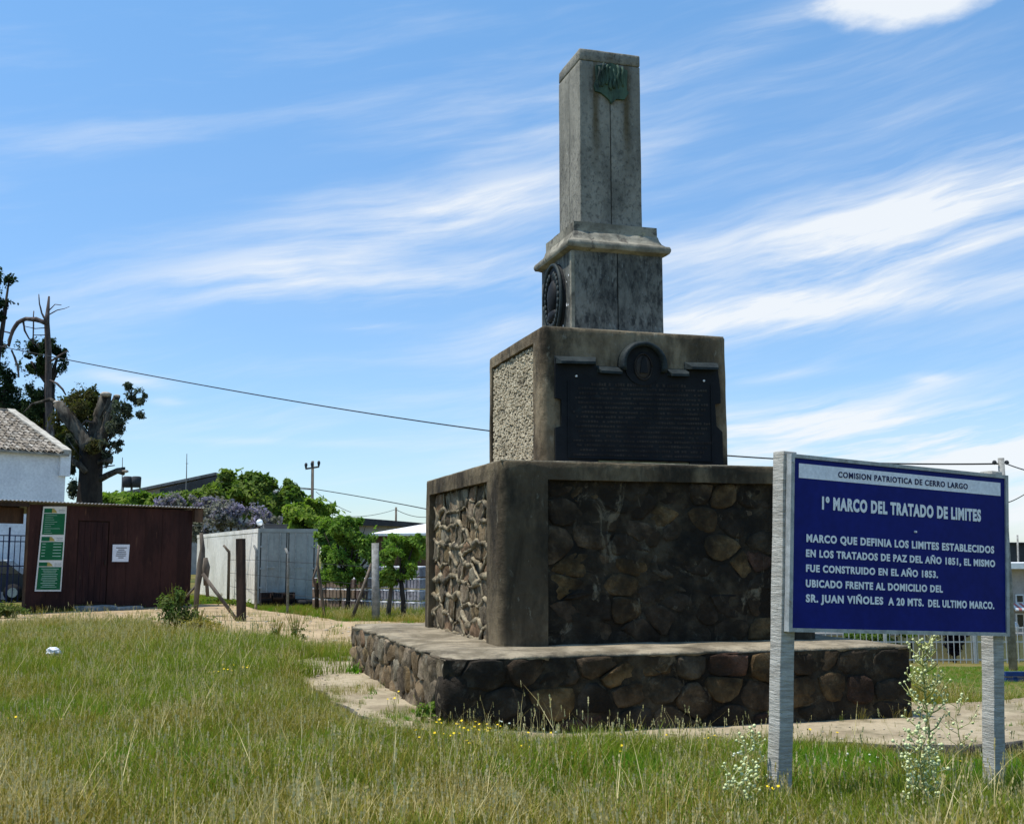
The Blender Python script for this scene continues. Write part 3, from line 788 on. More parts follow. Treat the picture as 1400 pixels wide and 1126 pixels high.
def arch():
    cx, cz = plq(722, 310); mb = MB(); n = 20; ro, ri = .315, .235; vs = []
    for i in range(n + 1):
        t = math.pi * (i / n) * 1.16 - .08 * math.pi
        c, s_ = math.cos(t), math.sin(t)
        for r, y in ((ro, yf), (ro - .02, yf - .13), (ri + .015, yf - .14), (ri, yf - .02)): vs.append((cx + r * c, y, cz + r * s_))
    fs = [(i * 4 + k, i * 4 + (k + 1) % 4, i * 4 + 4 + (k + 1) % 4, i * 4 + 4 + k) for i in range(n) for k in range(4)] + [(0, 1, 2, 3), (n * 4 + 3, n * 4 + 2, n * 4 + 1, n * 4)]
    mb.add(vs, fs); mb.build('arch_moulding', M_bronze2, pla, True)
    mb = MB(); mb.prism([(cx + (ri + .005) * math.cos(2 * math.pi * i / 24), cz + (ri + .005) * math.sin(2 * math.pi * i / 24)) for i in range(24)], yf - .06, yf)
    mb.build('arch_field', M_bronze, pla)
    mb = MB(); mb.ball((cx, yf - .055, cz - .01), .15, 16, 9, (.72, .16, 1)); o = mb.build('oval_emblem', M_bronzebr, pla, True)
    mb = MB(); mb.tube([(cx + .115 * math.cos(t), yf - .07, cz - .01 + .16 * math.sin(t)) for t in [2 * math.pi * i / 18 for i in range(19)]],   .009, 5, .2); mb.build('emblem_wreath', M_bronzebr, o, True)
    mb = MB(); mb.prism([(cx - .05, cz - .09), (cx + .05, cz - .09), (cx + .035, cz + .05), (cx, cz + .13), (cx - .035, cz + .05)], yf - .095, yf - .07); mb.build('emblem_relief', M_bronze, o)


arch()
for p in ((258, 370), (1178, 425)):
    x_, z_ = plq(*p); mb = MB(); mb.tube([(x_, yf - .045, z_), (x_, yf - .062, z_)], .013, 8); mb.build('screw', M_screw, pla)
mb = MB(); xa, za = plq(405, 990); xb, zb = plq(1050, 1028)
mb.prism([plq(405, 962), plq(1052, 995), plq(1050, 1040), plq(400, 1000)], yf - .05, yf + .01); mb.build('base_strip', M_olive, pla)
mb = MB()                                    # raised lines on the plaque, too worn to read
for r in range(16):
    zy = 412 + r * 33; xs = 235 + (r % 3) * 22; xe = 1215 - (r % 4) * 25
    if r == 0: xs, xe = 360, 1030
    z_ = None; x_ = xs
    while x_ < xe:
        wd = random.uniform(10, 17); hgt = 15 if r else 22
        if random.random() < .17: x_ += 14; continue
        p0 = plq(x_, zy + .045 * (x_ - 235)); p1 = plq(x_ + wd, zy + hgt + .045 * (x_ - 235))
        mb.box2((p0[0], yf - .052, p1[1]), (p1[0], yf - .044, p0[1] - random.choice((0, 0, .006)))); x_ += wd + 5
tag(mb.build('raised_text_line', M_bronzebr, pla), kind='stuff')
mb = MB()                                    # framing bead
for a_, b_ in (((205, 400), (205, 940)), ((1235, 455), (1235, 990)), ((205, 940), (1235, 990))):
    p, q_ = plq(*a_), plq(*b_); mb.tube([(p[0], yf - .05, p[1]), (q_[0], yf - .05, q_[1])], .012, 4)
mb.build('frame_bead', M_bronze, pla)

# pedestal: four granite quarters with open joints
g = .006


def quarters(hx, hy, z0_, z1_, m, name, bev, amp=.003):
    for sx_ in (-1, 1):
        for sy_ in (-1, 1):
            block(name, (min(0, sx_ * hx) + (g if sx_ > 0 else 0), min(0, sy_ * hy) + (g if sy_ > 0 else 0), z0_),
                  (max(0, sx_ * hx) - (g if sx_ < 0 else 0), max(0, sy_ * hy) - (g if sy_ < 0 else 0), z1_), m, mon, bev, .12, amp)


quarters(QX, QY, ZB + .005, ZQ, M_granited, 'pedestal_block', .012)
mb = MB(); mb.box2((-QX + .03, -QY + .03, ZB), (QX - .03, QY - .03, ZQ - .01)); mb.build('pedestal_core', M_mortard, mon)
block('corner_strip', (-QX - .012, -QY - .006, ZB + .01), (-QX + .04, -QY + .05, ZQ - .02), M_cap, mon, .01, .12, .003)
for a_, b_ in (((-QX - .06, -QY - .09, ZB), (-QX + .18, -QY + .02, ZB + .045)),): block('mortar_fillet', a_, b_, M_cap, mon, .018, .05, .012, 9)
mb = MB()
for sgn in (-1, 1):
    mb.add([(-QX - .02, sgn * (QY + .005), ZB), (QX + .07, sgn * (QY + .005), ZB), (QX + .005, sgn * QY, ZB + .07), (-QX, sgn * QY, ZB + .05), (-QX - .02, sgn * (QY + .06), ZB), (QX + .07, sgn * (QY + .06), ZB)],
           [(4, 5, 2, 3), (5, 1, 2), (4, 3, 0)])
mb.add([(QX, -QY - .06, ZB), (QX + .08, -QY - .06, ZB), (QX, -QY, ZB + .08), (QX, QY, ZB + .08), (QX + .08, QY, ZB)], [(1, 4, 3, 2), (0, 1, 2)])
mb.build('foot_fillet', M_granited, mon)

# cornice
prof = [(.628, ZQ - .02), (.66, ZQ), (.70, ZQ + .012), (.712, ZQ + .035), (.716, ZQ + .062), (.708, ZQ + .088), (.70, ZQ + .102), (.66, ZQ + .115), (.625, ZQ + .15), (.60, ZQ + .20), (.585, ZQ + .25), (.578, ZQ + .255), (.578, ZQ + .38), (.42, ZQ + .382)]


def cornice():
    mb = MB(); N = 12; rings = []
    for hx, z in prof:
        hy = hx - .012; ring = []
        for (ax, ay), (bx_, by_) in (((-1, -1), (1, -1)), ((1, -1), (1, 1)), ((1, 1), (-1, 1)), ((-1, 1), (-1, -1))):
            for i in range(N):
                t = i / N; ring.append(((ax + (bx_ - ax) * t) * hx, (ay + (by_ - ay) * t) * hy, z))
        rings.append(ring)
    n = 4 * N
    for r in rings: mb.v += r
    mb.f = [(r * n + i, r * n + (i + 1) % n, (r + 1) * n + (i + 1) % n, (r + 1) * n + i) for r in range(len(rings) - 1) for i in range(n)]
    mb.f.append(tuple((len(rings) - 1) * n + i for i in range(n))); mb.f.append(tuple(range(n - 1, -1, -1)))
    me = mb.mesh('cornice', M_cap)
    for v in me.vertices: v.co = Vector(v.co) + mnoise.noise_vector(Vector(v.co) * 7) * .007
    smooth_angle(me, 38); link('cornice', me, mon)


cornice()
ZC = ZQ + .378; ZT = ZS - .17
quarters(SX_, SY_, ZC, ZT, M_granite, 'shaft_block', .008)
mb = MB(); mb.box2((-SX_ + .03, -SY_ + .03, ZC), (SX_ - .03, SY_ - .03, ZT - .01)); mb.build('shaft_core', M_mortard, mon)
block('cap_stone', (-SX_ - .004, -SY_ - .004, ZT + .006), (SX_ + .004, SY_ + .004, ZS), M_granite, mon, .022, .09, .007)

# bronze shield on the shaft
sh = [(-.225, .19), (-.10, .21), (0, .25), (.10, .21), (.23, .17), (.215, -.10), (.245, -.14), (.18, -.24), (.06, -.245), (.0, -.315), (-.055, -.25), (-.15, -.185), (-.225, -.17), (-.25, -.10), (-.215, 0)]
zc_ = ZS - .42
mb = MB(); mb.prism([(x + .01, z + zc_) for x, z in sh], -SY_ - .035, -SY_ + .01); shd = mb.build('shield', M_verd, mon)
tag(shd, 'green weathered bronze shield near the top of the shaft')
mb = MB()
for i, xx in enumerate((-.17, -.115, -.06, -.01, .045, .10, .16)):
    pts = [(xx + .012 * math.sin(k * 1.7 + i), -SY_ - .038 - .01 * math.sin(k + i), zc_ + .17 - k * .055 + .02 * ((i * 3) % 4)) for k in range(6 + i % 2)]
    mb.tube(pts, [.012, .022, .018, .024, .016, .02, .01][:len(pts)], 6, .2)
mb.build('shield_relief', M_verd, shd, True)
# stains running down the granite are real deposits: thin flakes of rust-green run-off
M_run = mat('runoff_stain', (.17, .14, .085), (.22, .19, .13), 8, .95, .3, stretch=(1, 1, .2))

# oval bronze medallion with wreath on the left face of the pedestal
xm = -QX - .004; cm = Vector((xm, -.02, (ZB + ZQ) / 2 + .015))


def ov(r, t, sx_=.74): return (r * sx_ * math.cos(t), r * math.sin(t))


mb = MB(); ro = .50
pts = [ov(ro, 2 * math.pi * i / 40) for i in range(40)]
mb.add([(0, a_, b_) for a_, b_ in pts] + [(-.05, a_ * .97, b_ * .97) for a_, b_ in pts] + [(-.05, 0, 0), ], [(i, (i + 1) % 40, 40 + (i + 1) % 40, 40 + i) for i in range(40)] + [(40 + i, 40 + (i + 1) % 40, 80) for i in range(40)])
med = mb.build('medallion', M_bronze, mon, False, cm); tag(med, 'dark oval bronze medallion with a raised rim')
mb = MB(); mb.tube([(-.055, *ov(ro * .96, 2 * math.pi * i / 40)) for i in range(41)], .026, 7); mb.build('medallion_rim', M_bronze2, med, True)
mb = MB()
for i in range(26):
    t = -math.pi / 2 + (i - 12.5) / 13 * math.pi * .92; y_, z_ = ov(ro * .70, t)
    mb.ball((-.065, y_, z_), .05, 6, 4, (.45, .7, 1.1))
mb.build('wreath', M_bronze2, med, True)
mb = MB(); mb.ball((-.04, 0, .04), .21, 12, 8, (.35, .8, 1.15)); mb.ball((-.05, 0, -.20), .15, 10, 6, (.35, 1.3, .6)); mb.build('relief_bust', M_bronze, med, True)
# pale lichen flecks on the medallion side
mb = MB()
for i in range(26):
    y_ = random.choice((1, 1, 1, -1)) * random.uniform(.2, .52); z_ = random.uniform(-.52, .3); mb.ball((-.006, y_, z_), random.uniform(.008, .02), 5, 3, (.4, 1, 1.4))
tag(mb.build('lichen_fleck', M_screw, med), kind='stuff')

# ------------------------------------------------------------------ information sign
sign = thing('information_sign', 'blue information board with white Spanish lettering on two cracked grey posts beside the monument', 'sign', (2.8329, 8.2787, 1.6577))
Xr = Vector((.90451751, .42423691, -.04325646)); Zr = Vector((.04658106, .00253627, .99891129)); Yr = Zr.cross(Xr)
Mx = Matrix((Xr, Yr, Zr)).transposed(); sign.rotation_euler = Mx.to_euler()
SW, SH = 2.074, 1.213
mb = MB(); mb.box2((-SW / 2 + .02, -.010, -SH / 2 + .015), (SW / 2 - .02, .010, SH / 2 - .015)); pan = mb.build('panel', M_blue, sign)
mb = MB(); fw = .030
for a_, b_ in (((-SW / 2, -.022, -SH / 2), (-SW / 2 + fw, .03, SH / 2)), ((SW / 2 - fw, -.022, -SH / 2), (SW / 2, .03, SH / 2)),
               ((-SW / 2 + fw, -.021, SH / 2 - .026), (SW / 2 - fw, .03, SH / 2)), ((-SW / 2 + fw, -.021, -SH / 2), (SW / 2 - fw, .03, -SH / 2 + .026))):
    m2 = MB(); m2.box2(a_, b_); m2.build('frame_bar', M_alu, sign)
m2 = MB(); m2.box2((-.963, -.013, .445), (.962, -.0105, .545)); strip = m2.build('title_strip', M_strip, sign)


def text(s, x0_, x1_, zb, zt_, m, bold, y=-.0135, par=None):
    cu = bpy.data.curves.new('lettering', 'FONT'); cu.body = s; cu.size = 1; cu.offset = bold; cu.extrude = .004; cu.resolution_u = 4; cu.space_character = 1.16
    o = bpy.data.objects.new('lettering', cu); COL.objects.link(o); bpy.context.view_layer.update()
    me = bpy.data.meshes.new_from_object(o.evaluated_get(bpy.context.evaluated_depsgraph_get())); bpy.data.objects.remove(o)
    xs = [v.co.x for v in me.vertices]; lo, hi = min(xs), max(xs)
    # cap height of the built-in font from a reference letter
    cu2 = bpy.data.curves.new('tmp', 'FONT'); cu2.body = 'E'; cu2.size = 1; cu2.offset = bold; o2 = bpy.data.objects.new('tmp', cu2); COL.objects.link(o2); bpy.context.view_layer.update()
    bb = [Vector(c) for c in o2.bound_box]; zlo, zhi = min(b.y for b in bb), max(b.y for b in bb); bpy.data.objects.remove(o2)
    sx_ = (x1_ - x0_) / (hi - lo); sz_ = (zt_ - zb) / (zhi - zlo)
    for v in me.vertices: x, yy, zz_ = v.co; v.co = (x0_ + (x - lo) * sx_, y - zz_ * .3, zb + (yy - zlo) * sz_)
    me.materials.clear(); me.materials.append(m); me.update()
    o = link('lettering', me, par or sign); return o


text('COMISION PATRIOTICA DE CERRO LARGO', -.618, .622, .472, .514, M_navytext, .026, -.0145)
text('1º MARCO DEL TRATADO DE LIMITES', -.758, .755, .238, .329, M_signtext, .05)
text('MARCO QUE DEFINIA LOS LIMITES ESTABLECIDOS', -.891, .889, .006, .061, M_signtext, .042)
text('EN LOS TRATADOS DE PAZ DEL AÑO 1851, EL MISMO', -.893, .898, -.096, -.044, M_signtext, .042)
text('FUE CONSTRUIDO EN EL AÑO 1853.', -.891, .321, -.198, -.147, M_signtext, .042)
text('UBICADO FRENTE AL DOMICILIO DEL', -.891, .369, -.302, -.250, M_signtext, .042)
text('SR. JUAN VIÑOLES', -.889, -.200, -.404, -.350, M_signtext, .042)
text('A 20 MTS.', -.152, .182, -.406, -.352, M_signtext, .042)
text('DEL ULTIMO MARCO.', .226, .885, -.409, -.355, M_signtext, .042)
for p in ((-1.022, .55), (1.022, .55), (-1.022, -.40), (1.022, -.40), (.1, .128)):
    m2 = MB(); m2.tube([(p[0], -.010, p[1]), (p[0], -.027, p[1])], .008, 6); m2.build('rivet', M_alu if p[0] != .1 else M_screw, sign)
for xx, wd, zt2 in ((-1.000, .118, .628), (.985, .112, .640)):
    m2 = MB(); m2.box((0, 0, 0), (wd, .118, 2.62)); me = m2.mesh('post', M_post)
    bm = bmesh.new(); bm.from_mesh(me); bmesh.ops.bevel(bm, geom=bm.edges[:], offset=.007, segments=2, profile=.5, affect='EDGES'); bm.to_mesh(me); bm.free(); subdiv(me, .06)
    for v in me.vertices:
        p = Vector(v.co); q = mnoise.noise_vector(Vector((p.x * 3 + xx, p.y * 3, p.z * 2.2))); q2 = mnoise.noise(Vector((p.x * 6, p.y * 6, p.z * 34 + xx * 9)))
        v.co = p + Vector((q.x * .008, q.y * .005, 0)) + Vector((q2, q2, 0)) * .0028 * (1 if p.x < 0 else .3)
    smooth_angle(me, 45); link('post', me, sign, (xx, .093, zt2 - 1.31))

# ------------------------------------------------------------------ grass (uncountable)
proto = bpy.data.collections.new('grass_tufts')
MONI = Matrix.Rotation(-(R(90) - MA), 3, 'Z')


def grass_proto(i, m, blades, hgt, spread, width, head=0.0, seed=0):
    rg = random.Random(100 + i); mb = MB()
    for b in range(blades):
        a_ = rg.uniform(0, 6.283); r0 = spread * math.sqrt(rg.random()) ; x, y = r0 * math.cos(a_), r0 * math.sin(a_)
        L = hgt * rg.uniform(.45, 1.1); le = rg.uniform(.05, .95) ** 1.2 * L; da = rg.uniform(0, 6.283); dx, dy = math.cos(da), math.sin(da)
        px, py = -dy, dx; w_ = width * rg.uniform(.6, 1.2); vs = []
        for t in (0, .4, .75, 1):
            cx = x + dx * le * t ** 2; cy = y + dy * le * t ** 2; z = L * t * (1 - .18 * t * le / L); ww = w_ * (1 - t) ** .6
            if t < 1: vs += [(cx - px * ww, cy - py * ww, z), (cx + px * ww, cy + py * ww, z)]
            else: vs.append((cx, cy, z))
        mb.add(vs, [(0, 1, 3, 2), (2, 3, 5, 4), (4, 5, 6)])
        if rg.random() < head:
            hx_, hy_, hz_ = vs[-1]
            for k in range(4):
                z0_ = hz_ - k * .014; q = rg.uniform(0, 6.28); mb.add([(hx_, hy_, z0_ + .01), (hx_ + .006 * math.cos(q), hy_ + .006 * math.sin(q), z0_), (hx_, hy_, z0_ - .012), (hx_ - .006 * math.cos(q), hy_ - .006 * math.sin(q), z0_)], [(0, 1, 2, 3)])
    me = mb.mesh('tuft%02d' % i, m, fix=False); o = bpy.data.objects.new('tuft%02d' % i, me); proto.objects.link(o)


KIND = {'broad': [], 'green': [], 'lush': [], 'olive': [], 'dry': [], 'stem': []}
ix = 0
for kind, m, cnt, bl, hg, wd, hd in (('green', G_green, 6, 15, .24, .0040, 0), ('lush', G_lush, 3, 20, .18, .0042, 0), ('olive', G_olive, 6, 13, .26, .0034, .2), ('dry', G_dry, 5, 7, .30, .0025, .6), ('broad', G_lush, 4, 14, .13, .0105, 0), ('stem', G_dry, 5, 3, .52, .0030, 1)):
    for k in range(cnt): grass_proto(ix, m, bl, hg, .10, wd, hd); KIND[kind].append(ix); ix += 1


def scatter(name, pts):
    me = bpy.data.meshes.new(name); me.from_pydata([p[:3] for p in pts], [], [])
    n = len(pts)
    for nm, ty, key, dat in (('rot', 'FLOAT_VECTOR', 'vector', [c for p in pts for c in (p[6], p[7], p[4])]), ('scl', 'FLOAT', 'value', [p[3] for p in pts]), ('idx', 'INT', 'value', [p[5] for p in pts])):
        at_ = me.attributes.new(nm, ty, 'POINT'); at_.data.foreach_set(key, dat)
    o = link(name, me); ng = bpy.data.node_groups.new(name, 'GeometryNodeTree')
    ng.interface.new_socket('Geometry', in_out='INPUT', socket_type='NodeSocketGeometry'); ng.interface.new_socket('Geometry', in_out='OUTPUT', socket_type='NodeSocketGeometry')
    N_ = ng.nodes; gi = N_.new('NodeGroupInput'); go = N_.new('NodeGroupOutput'); ip = N_.new('GeometryNodeInstanceOnPoints'); ci = N_.new('GeometryNodeCollectionInfo')
    ci.inputs['Collection'].default_value = proto; ci.inputs['Separate Children'].default_value = True; ci.inputs['Reset Children'].default_value = True
    def na(nm, ty):
        a_ = N_.new('GeometryNodeInputNamedAttribute'); a_.data_type = ty; a_.inputs['Name'].default_value = nm; return a_.outputs['Attribute']
    er = N_.new('FunctionNodeEulerToRotation'); Lk = ng.links
    Lk.new(na('rot', 'FLOAT_VECTOR'), er.inputs[0]); Lk.new(er.outputs[0], ip.inputs['Rotation']); Lk.new(na('scl', 'FLOAT'), ip.inputs['Scale'])
    Lk.new(na('idx', 'INT'), ip.inputs['Instance Index']); ip.inputs['Pick Instance'].default_value = True
    Lk.new(gi.outputs[0], ip.inputs['Points']); Lk.new(ci.outputs[0], ip.inputs['Instance']); Lk.new(ip.outputs[0], go.inputs[0])
    md = o.modifiers.new('grass', 'NODES'); md.node_group = ng
    return o


def on_platform(x, y, mg=0.0):
    q = MONI @ Vector((x - MC.x, y - MC.y, 0))
    return x0 - mg < q.x < x1 + mg and y0 - mg < q.y < y1 + mg


def nz(x, y, s, k=0): return mnoise.noise(Vector((x * s, y * s, k)))


def grow(name, n, xr, yr, dens, choose, sc, frustum=True, label=None):
    pts = []
    for _ in range(n):
        y = random.uniform(*yr); x = random.uniform(*xr)
        if frustum and not (-.475 * y - 1.2 < x < .475 * y + 1.2): continue
        dd = dens(x, y)
        if random.random() > dd: continue
        s_ = sc(x, y) * random.uniform(.75, 1.25)
        k = choose(x, y)
        pts.append((x, y, (zs(x) if inpoly(x, y, SLAB) else h(x, y)) - .01, s_, random.uniform(0, 6.283), random.choice(KIND[k]), random.uniform(-.18, .18), random.uniform(-.18, .18)))
    o = scatter(name, pts); tag(o, label, 'grass', kind='stuff'); return len(pts)


def dens_field(x, y):
    if on_platform(x, y, .02): return 0
    if inpoly(x, y, SLAB):
        return .04 if x > 1.6 else .5 * S(1.6, .6, x) if y < 11.6 and x > -1.0 else (.45 if nz(x, y, 1.3, 3) > .16 else .03)
    if inpoly(x + .9 * nz(x, y, 1.1, 31), y + 1.5 * nz(x, y, .6, 33) + .8 * nz(x, y, 2.5, 35), ROAD):
        return .02
    return 1 if nz(x, y, .5, 8) > -.55 else .5


def near_pave(x, y):
    k = 1.0
    for dx, dy in ((0, .5), (.5, .25), (.25, .5), (0, .25), (.25, .1), (-.2, .3)):
        if inpoly(x + dx, y + dy, SLAB): k -= .085
    return k


def ch_field(x, y):
    r = random.random(); dry = nz(x, y, .35, 1) + .5 * nz(x, y, 1.3, 2)
    dry += .5 * S(8.2, 6.4, y) * S(0, -3, x) + .25 * S(8.2, 6.6, y)           # drier in the near left
    dry += .30 * S(17, 26, y)
    lush = S(1.2, 2.6, x) * S(8.6, 9.2, y) * S(10.8, 10.2, y)
    lush += .6 * S(.35, .6, nz(x, y, .55, 12) + .3)* S(15, 9, y)
    if r < lush * .75: return 'lush'
    r = random.random()
    if r < .028: return 'stem'
    if nz(x, y, 1.6, 40) > .38 and r < .5: return 'broad'
    if r < .11 + .38 * max(0, dry): return 'dry'
    if r < .40 + .80 * dry: return 'olive'
    return 'green'


grow('field_grass', 62000, (-8.5, 8.5), (5.2, 15), dens_field, ch_field, lambda x, y: .95 + .5 * nz(x, y, .9, 5) + .25 * nz(x, y, 2.5, 15) - .12 * S(8.6, 10.2, y) - (1 - near_pave(x, y)), label='tall mixed green and straw coloured grass in the foreground')
grow('meadow_grass', 44000, (-16, 6), (15, 31.5), dens_field, ch_field, lambda x, y: 1.05 + .45 * nz(x, y, .5, 5), label='dry and green meadow grass stretching to the dirt road')


def dens_lawn(x, y):
    if on_platform(x, y, .1) or inpoly(x, y, SLAB): return 0
    return 1


grow('lawn_grass', 26000, (3.8, 15), (11.5, 27), dens_lawn, lambda x, y: 'lush' if y > 16 and random.random() < .7 else random.choice(('dry', 'olive', 'olive', 'green')), lambda x, y: .30 if y > 16.5 else .65, label='short lawn and dry verge right of the monument')


def dens_verge(x, y): return 0 if inpoly(x, y, ROAD) else 1


grow('verge_grass', 15000, (-14, 2), (28.5, 46), dens_verge, lambda x, y: random.choice(('lush', 'lush', 'green', 'green', 'olive')), lambda x, y: .75, label='green verge grass along the far side of the dirt road')


# ------------------------------------------------------------------ foliage and trees
def leaves(blobs, n, size, thr=-.05, nsc=1.2, flat=.3, shell=.62):
    """many small folded leaf faces spread through noisy blobs"""
    vol = np.array([b[3] * b[4] * b[5] for b in blobs]) ** .75; pr = vol / vol.sum(); mb = MB(); cnt = 0; tries = 0
    V = []; Fc = []
    while cnt < n and tries < n * 6:
        tries += 1; b = blobs[RNG.choice(len(blobs), p=pr)] if tries % 8 == 1 or True else b
        d = RNG.normal(size=3); d /= np.linalg.norm(d); r = abs(RNG.normal(.5 + shell * .5, .24)); r = r if r < 1.45 else .9
        p = np.array([b[0] + d[0] * b[3] * r, b[1] + d[1] * b[4] * r, b[2] + d[2] * b[5] * r])
        if mnoise.noise(Vector(p * nsc)) < thr: continue
        nrm = d + RNG.normal(size=3) * .7 + np.array([0, 0, flat]); nrm /= np.linalg.norm(nrm)
        u = np.cross(nrm, RNG.normal(size=3)); u /= np.linalg.norm(u); v = np.cross(nrm, u); s = size * RNG.uniform(.5, 1.3)
        o = len(V); V += [tuple(p - u * s), tuple(p - v * s * .5 + nrm * s * .15), tuple(p + u * s), tuple(p + v * s * .5 + nrm * s * .15)]; Fc.append((o, o + 1, o + 2, o + 3)); cnt += 1
    mb.v = V; mb.f = Fc; return mb


def px_blobs(lst, Y, dep=.9):            # (u, v, ru, rv) in photo pixels at distance Y -> world blobs
    out = []
    for t in lst:
        u, v, ru, rv = t[:4]; yy = Y + (t[4] if len(t) > 4 else 0); c = at(u, v, yy); k = yy / F
        out.append((c.x, c.y, c.z, ru * k, max(ru, rv) * k * dep, rv * k))
    return out


def tree(name, label, base, wb, n, size, m, trunk, group=None, thr=-.05, nsc=1.2, bark=None, shell=.62, cat='tree', flat=.3):
    """wb: world blobs; trunk: list of (points, radii)"""
    base = Vector(base); t = thing(name, label, cat, base, 0, group)
    wb = list(wb) + [(b[0] + b[3] * q[0], b[1] + b[4] * q[1], b[2] + b[5] * q[2], b[3] * q[3], b[4] * q[3], b[5] * q[3]) for b in wb for q in [(lambda a_, e_: (math.cos(a_) * math.cos(e_), math.sin(a_) * math.cos(e_), math.sin(e_), random.uniform(.22, .42)))(random.uniform(0, 6.28), random.uniform(-.4, 1.2)) for _ in range(5)]]
    mb = leaves([(b[0] - base.x, b[1] - base.y, b[2] - base.z, b[3], b[4], b[5]) for b in wb], n, size, thr, nsc, flat, shell)
    mb.build('crown', m, t, fix=False)
    tm = MB()
    for pts, rr in trunk: tm.tube([Vector(p) - base for p in pts], rr, 7, .10)
    if trunk: tm.build('trunk', bark or M_barkd, t, True)
    return t


def limbs(base, blobs, r0, fork=.45):
    """trunk up to a fork and a limb to every blob"""
    base = Vector(base); cx = sum(b[0] for b in blobs) / len(blobs); cy = sum(b[1] for b in blobs) / len(blobs)
    zt_ = min(b[2] for b in blobs); fk = Vector((base.x + (cx - base.x) * .5, base.y + (cy - base.y) * .5, base.z + (zt_ - base.z) * fork + .2))
    out = [([base - Vector((0, 0, .2)), base.lerp(fk, .5) + Vector((r0 * .4, 0, 0)), fk], [r0 * 1.25, r0, r0 * .85])]
    for b in blobs:
        e = Vector((b[0], b[1], b[2] + b[5] * .4)); m_ = fk.lerp(e, .5) + Vector((0, 0, -.05 * (e - fk).length)); out.append(([fk, m_, e], [r0 * .6, r0 * .35, r0 * .12]))
    return out


def rag(pts, rr, step=.22, amp=.06):
    out, ro = [], []
    for i in range(len(pts) - 1):
        n = max(1, int((pts[i + 1] - pts[i]).length / step))
        for k in range(n):
            t = k / n; p = pts[i].lerp(pts[i + 1], t); r = rr[i] + (rr[i + 1] - rr[i]) * t; q = mnoise.noise_vector(p * 1.7)
            out.append(p + q * min(amp, r * .5)); ro.append(r * (1 + .22 * mnoise.noise(p * 4)))
    out.append(pts[-1]); ro.append(rr[-1]); return out, ro


# big pollarded tree behind the shed
Yp = 50
def tp(lst, Y): return ([at(u, v, Y + (w_[1] if isinstance(w_, tuple) else 0)) for u, v, w_ in lst], [(w_[0] if isinstance(w_, tuple) else w_) / 2 * Y / F for u, v, w_ in lst])


pb = at(122, 800, Yp); pb.z = 0
pol = thing('pollarded_tree', 'big old pollarded tree with thick sawn-off limbs rising behind the brown shed', 'tree', pb)
def rel(mb, o):
    mb.v = [(x - o.location.x, y - o.location.y, z - o.location.z) for x, y, z in mb.v]; return mb


tm = MB(); a_, r_ = tp([(120, 800, 44), (121, 740, 40), (122, 690, 34), (124, 650, 29), (126, 625, 32), (127, 606, 34)], Yp); tm.tube(a_, r_, 12, .07); rel(tm, pol).build('trunk', M_barkd, pol, True)
for k_ in range(26):
    tm = MB(); u_ = random.uniform(84, 178); v_ = 540 + abs(u_ - 128) * .35 + random.uniform(0, 50); a_, r_ = tp([(128 + (u_ - 128) * .45, v_ + 24, 2.4), (128 + (u_ - 128) * .8, v_ + 8, 1.5), (u_, v_ - 4, .7)], Yp - random.uniform(-.6, .8)); tm.tube(a_, r_, 4, .2); rel(tm, pol).build('twig', M_bark, pol, True)
for i, (ls, sd_) in enumerate(((([(126, 612, 24), (132, 590, 22), (138, 570, 19), (142, 552, 17), (145, 540, 16)]), 10), (([(130, 612, 20), (144, 585, 14), (152, 560, 11), (160, 541, 9)]), 8), (([(124, 612, 24), (112, 594, 19), (98, 575, 19), (84, 558, 17), (79, 551, 14)]), 9),
                              (([(136, 656, 9), (148, 649, 11), (160, 643, 10), (170, 644, 12)]), 7), (([(134, 631, 7), (144, 629, 7), (153, 630, 9)]), 6), (([(118, 645, 9), (108, 636, 10), (98, 628, 8), (93, 615, 6)]), 6),
                              (([(80, 553, 8), (68, 545, 6), (55, 549, 4), (44, 552, 3), (32, 564, 2)]), 5), (([(136, 640, 2), (148, 637, 2), (157, 636, 1.6)]), 4), (([(122, 600, 3), (110, 582, 3), (118, 575, 3), (128, 578, 2)]), 4))):
    tm = MB(); a_, r_ = tp(ls, Yp - .3 * (i % 3)); tm.tube(*rag(a_, r_), sd_, .16); rel(tm, pol).build('limb', M_bark if i < 7 else M_snag, pol, True)
for u, v, rr in ((145, 539, 8.2), (160, 541, 4.6), (79, 550, 6.5), (171, 644, 5), (119, 607, 5)):
    tm = MB(); c = at(u, v, Yp - .35); tm.ball(c, rr * Yp / F, 8, 5, (1, 1, .45)); rel(tm, pol).build('cut_face', M_cut, pol, True)
bl = px_blobs([(112, 548, 24, 20, 1.5), (95, 575, 22, 18, 2), (128, 540, 12, 12, 1), (128, 570, 18, 16, 2), (112, 560, 14, 12, -.4), (128, 610, 10, 10, -.9)], Yp)
rel(leaves(bl, 7600, .085, -.12, 1.8), pol).build('crown', L_moss, pol, fix=False)
bl = px_blobs([(186, 545, 13, 16), (172, 560, 14, 14), (160, 580, 12, 16), (150, 600, 12, 16), (190, 570, 8, 9), (196, 541, 6, 5), (146, 625, 8, 14), (163, 610, 6, 10), (98, 640, 6, 10), (95, 600, 8, 10, 1), (176, 528, 8, 6), (152, 575, 13, 14), (100, 668, 6, 14, 2), (158, 560, 7, 12, -1.0), (150, 585, 7, 12, -1.0), (141, 610, 6, 9, -1.0)], Yp)
rel(leaves(bl, 9000, .080, .02, 2.6, shell=.2), pol).build('crown', L_grey, pol, fix=False)

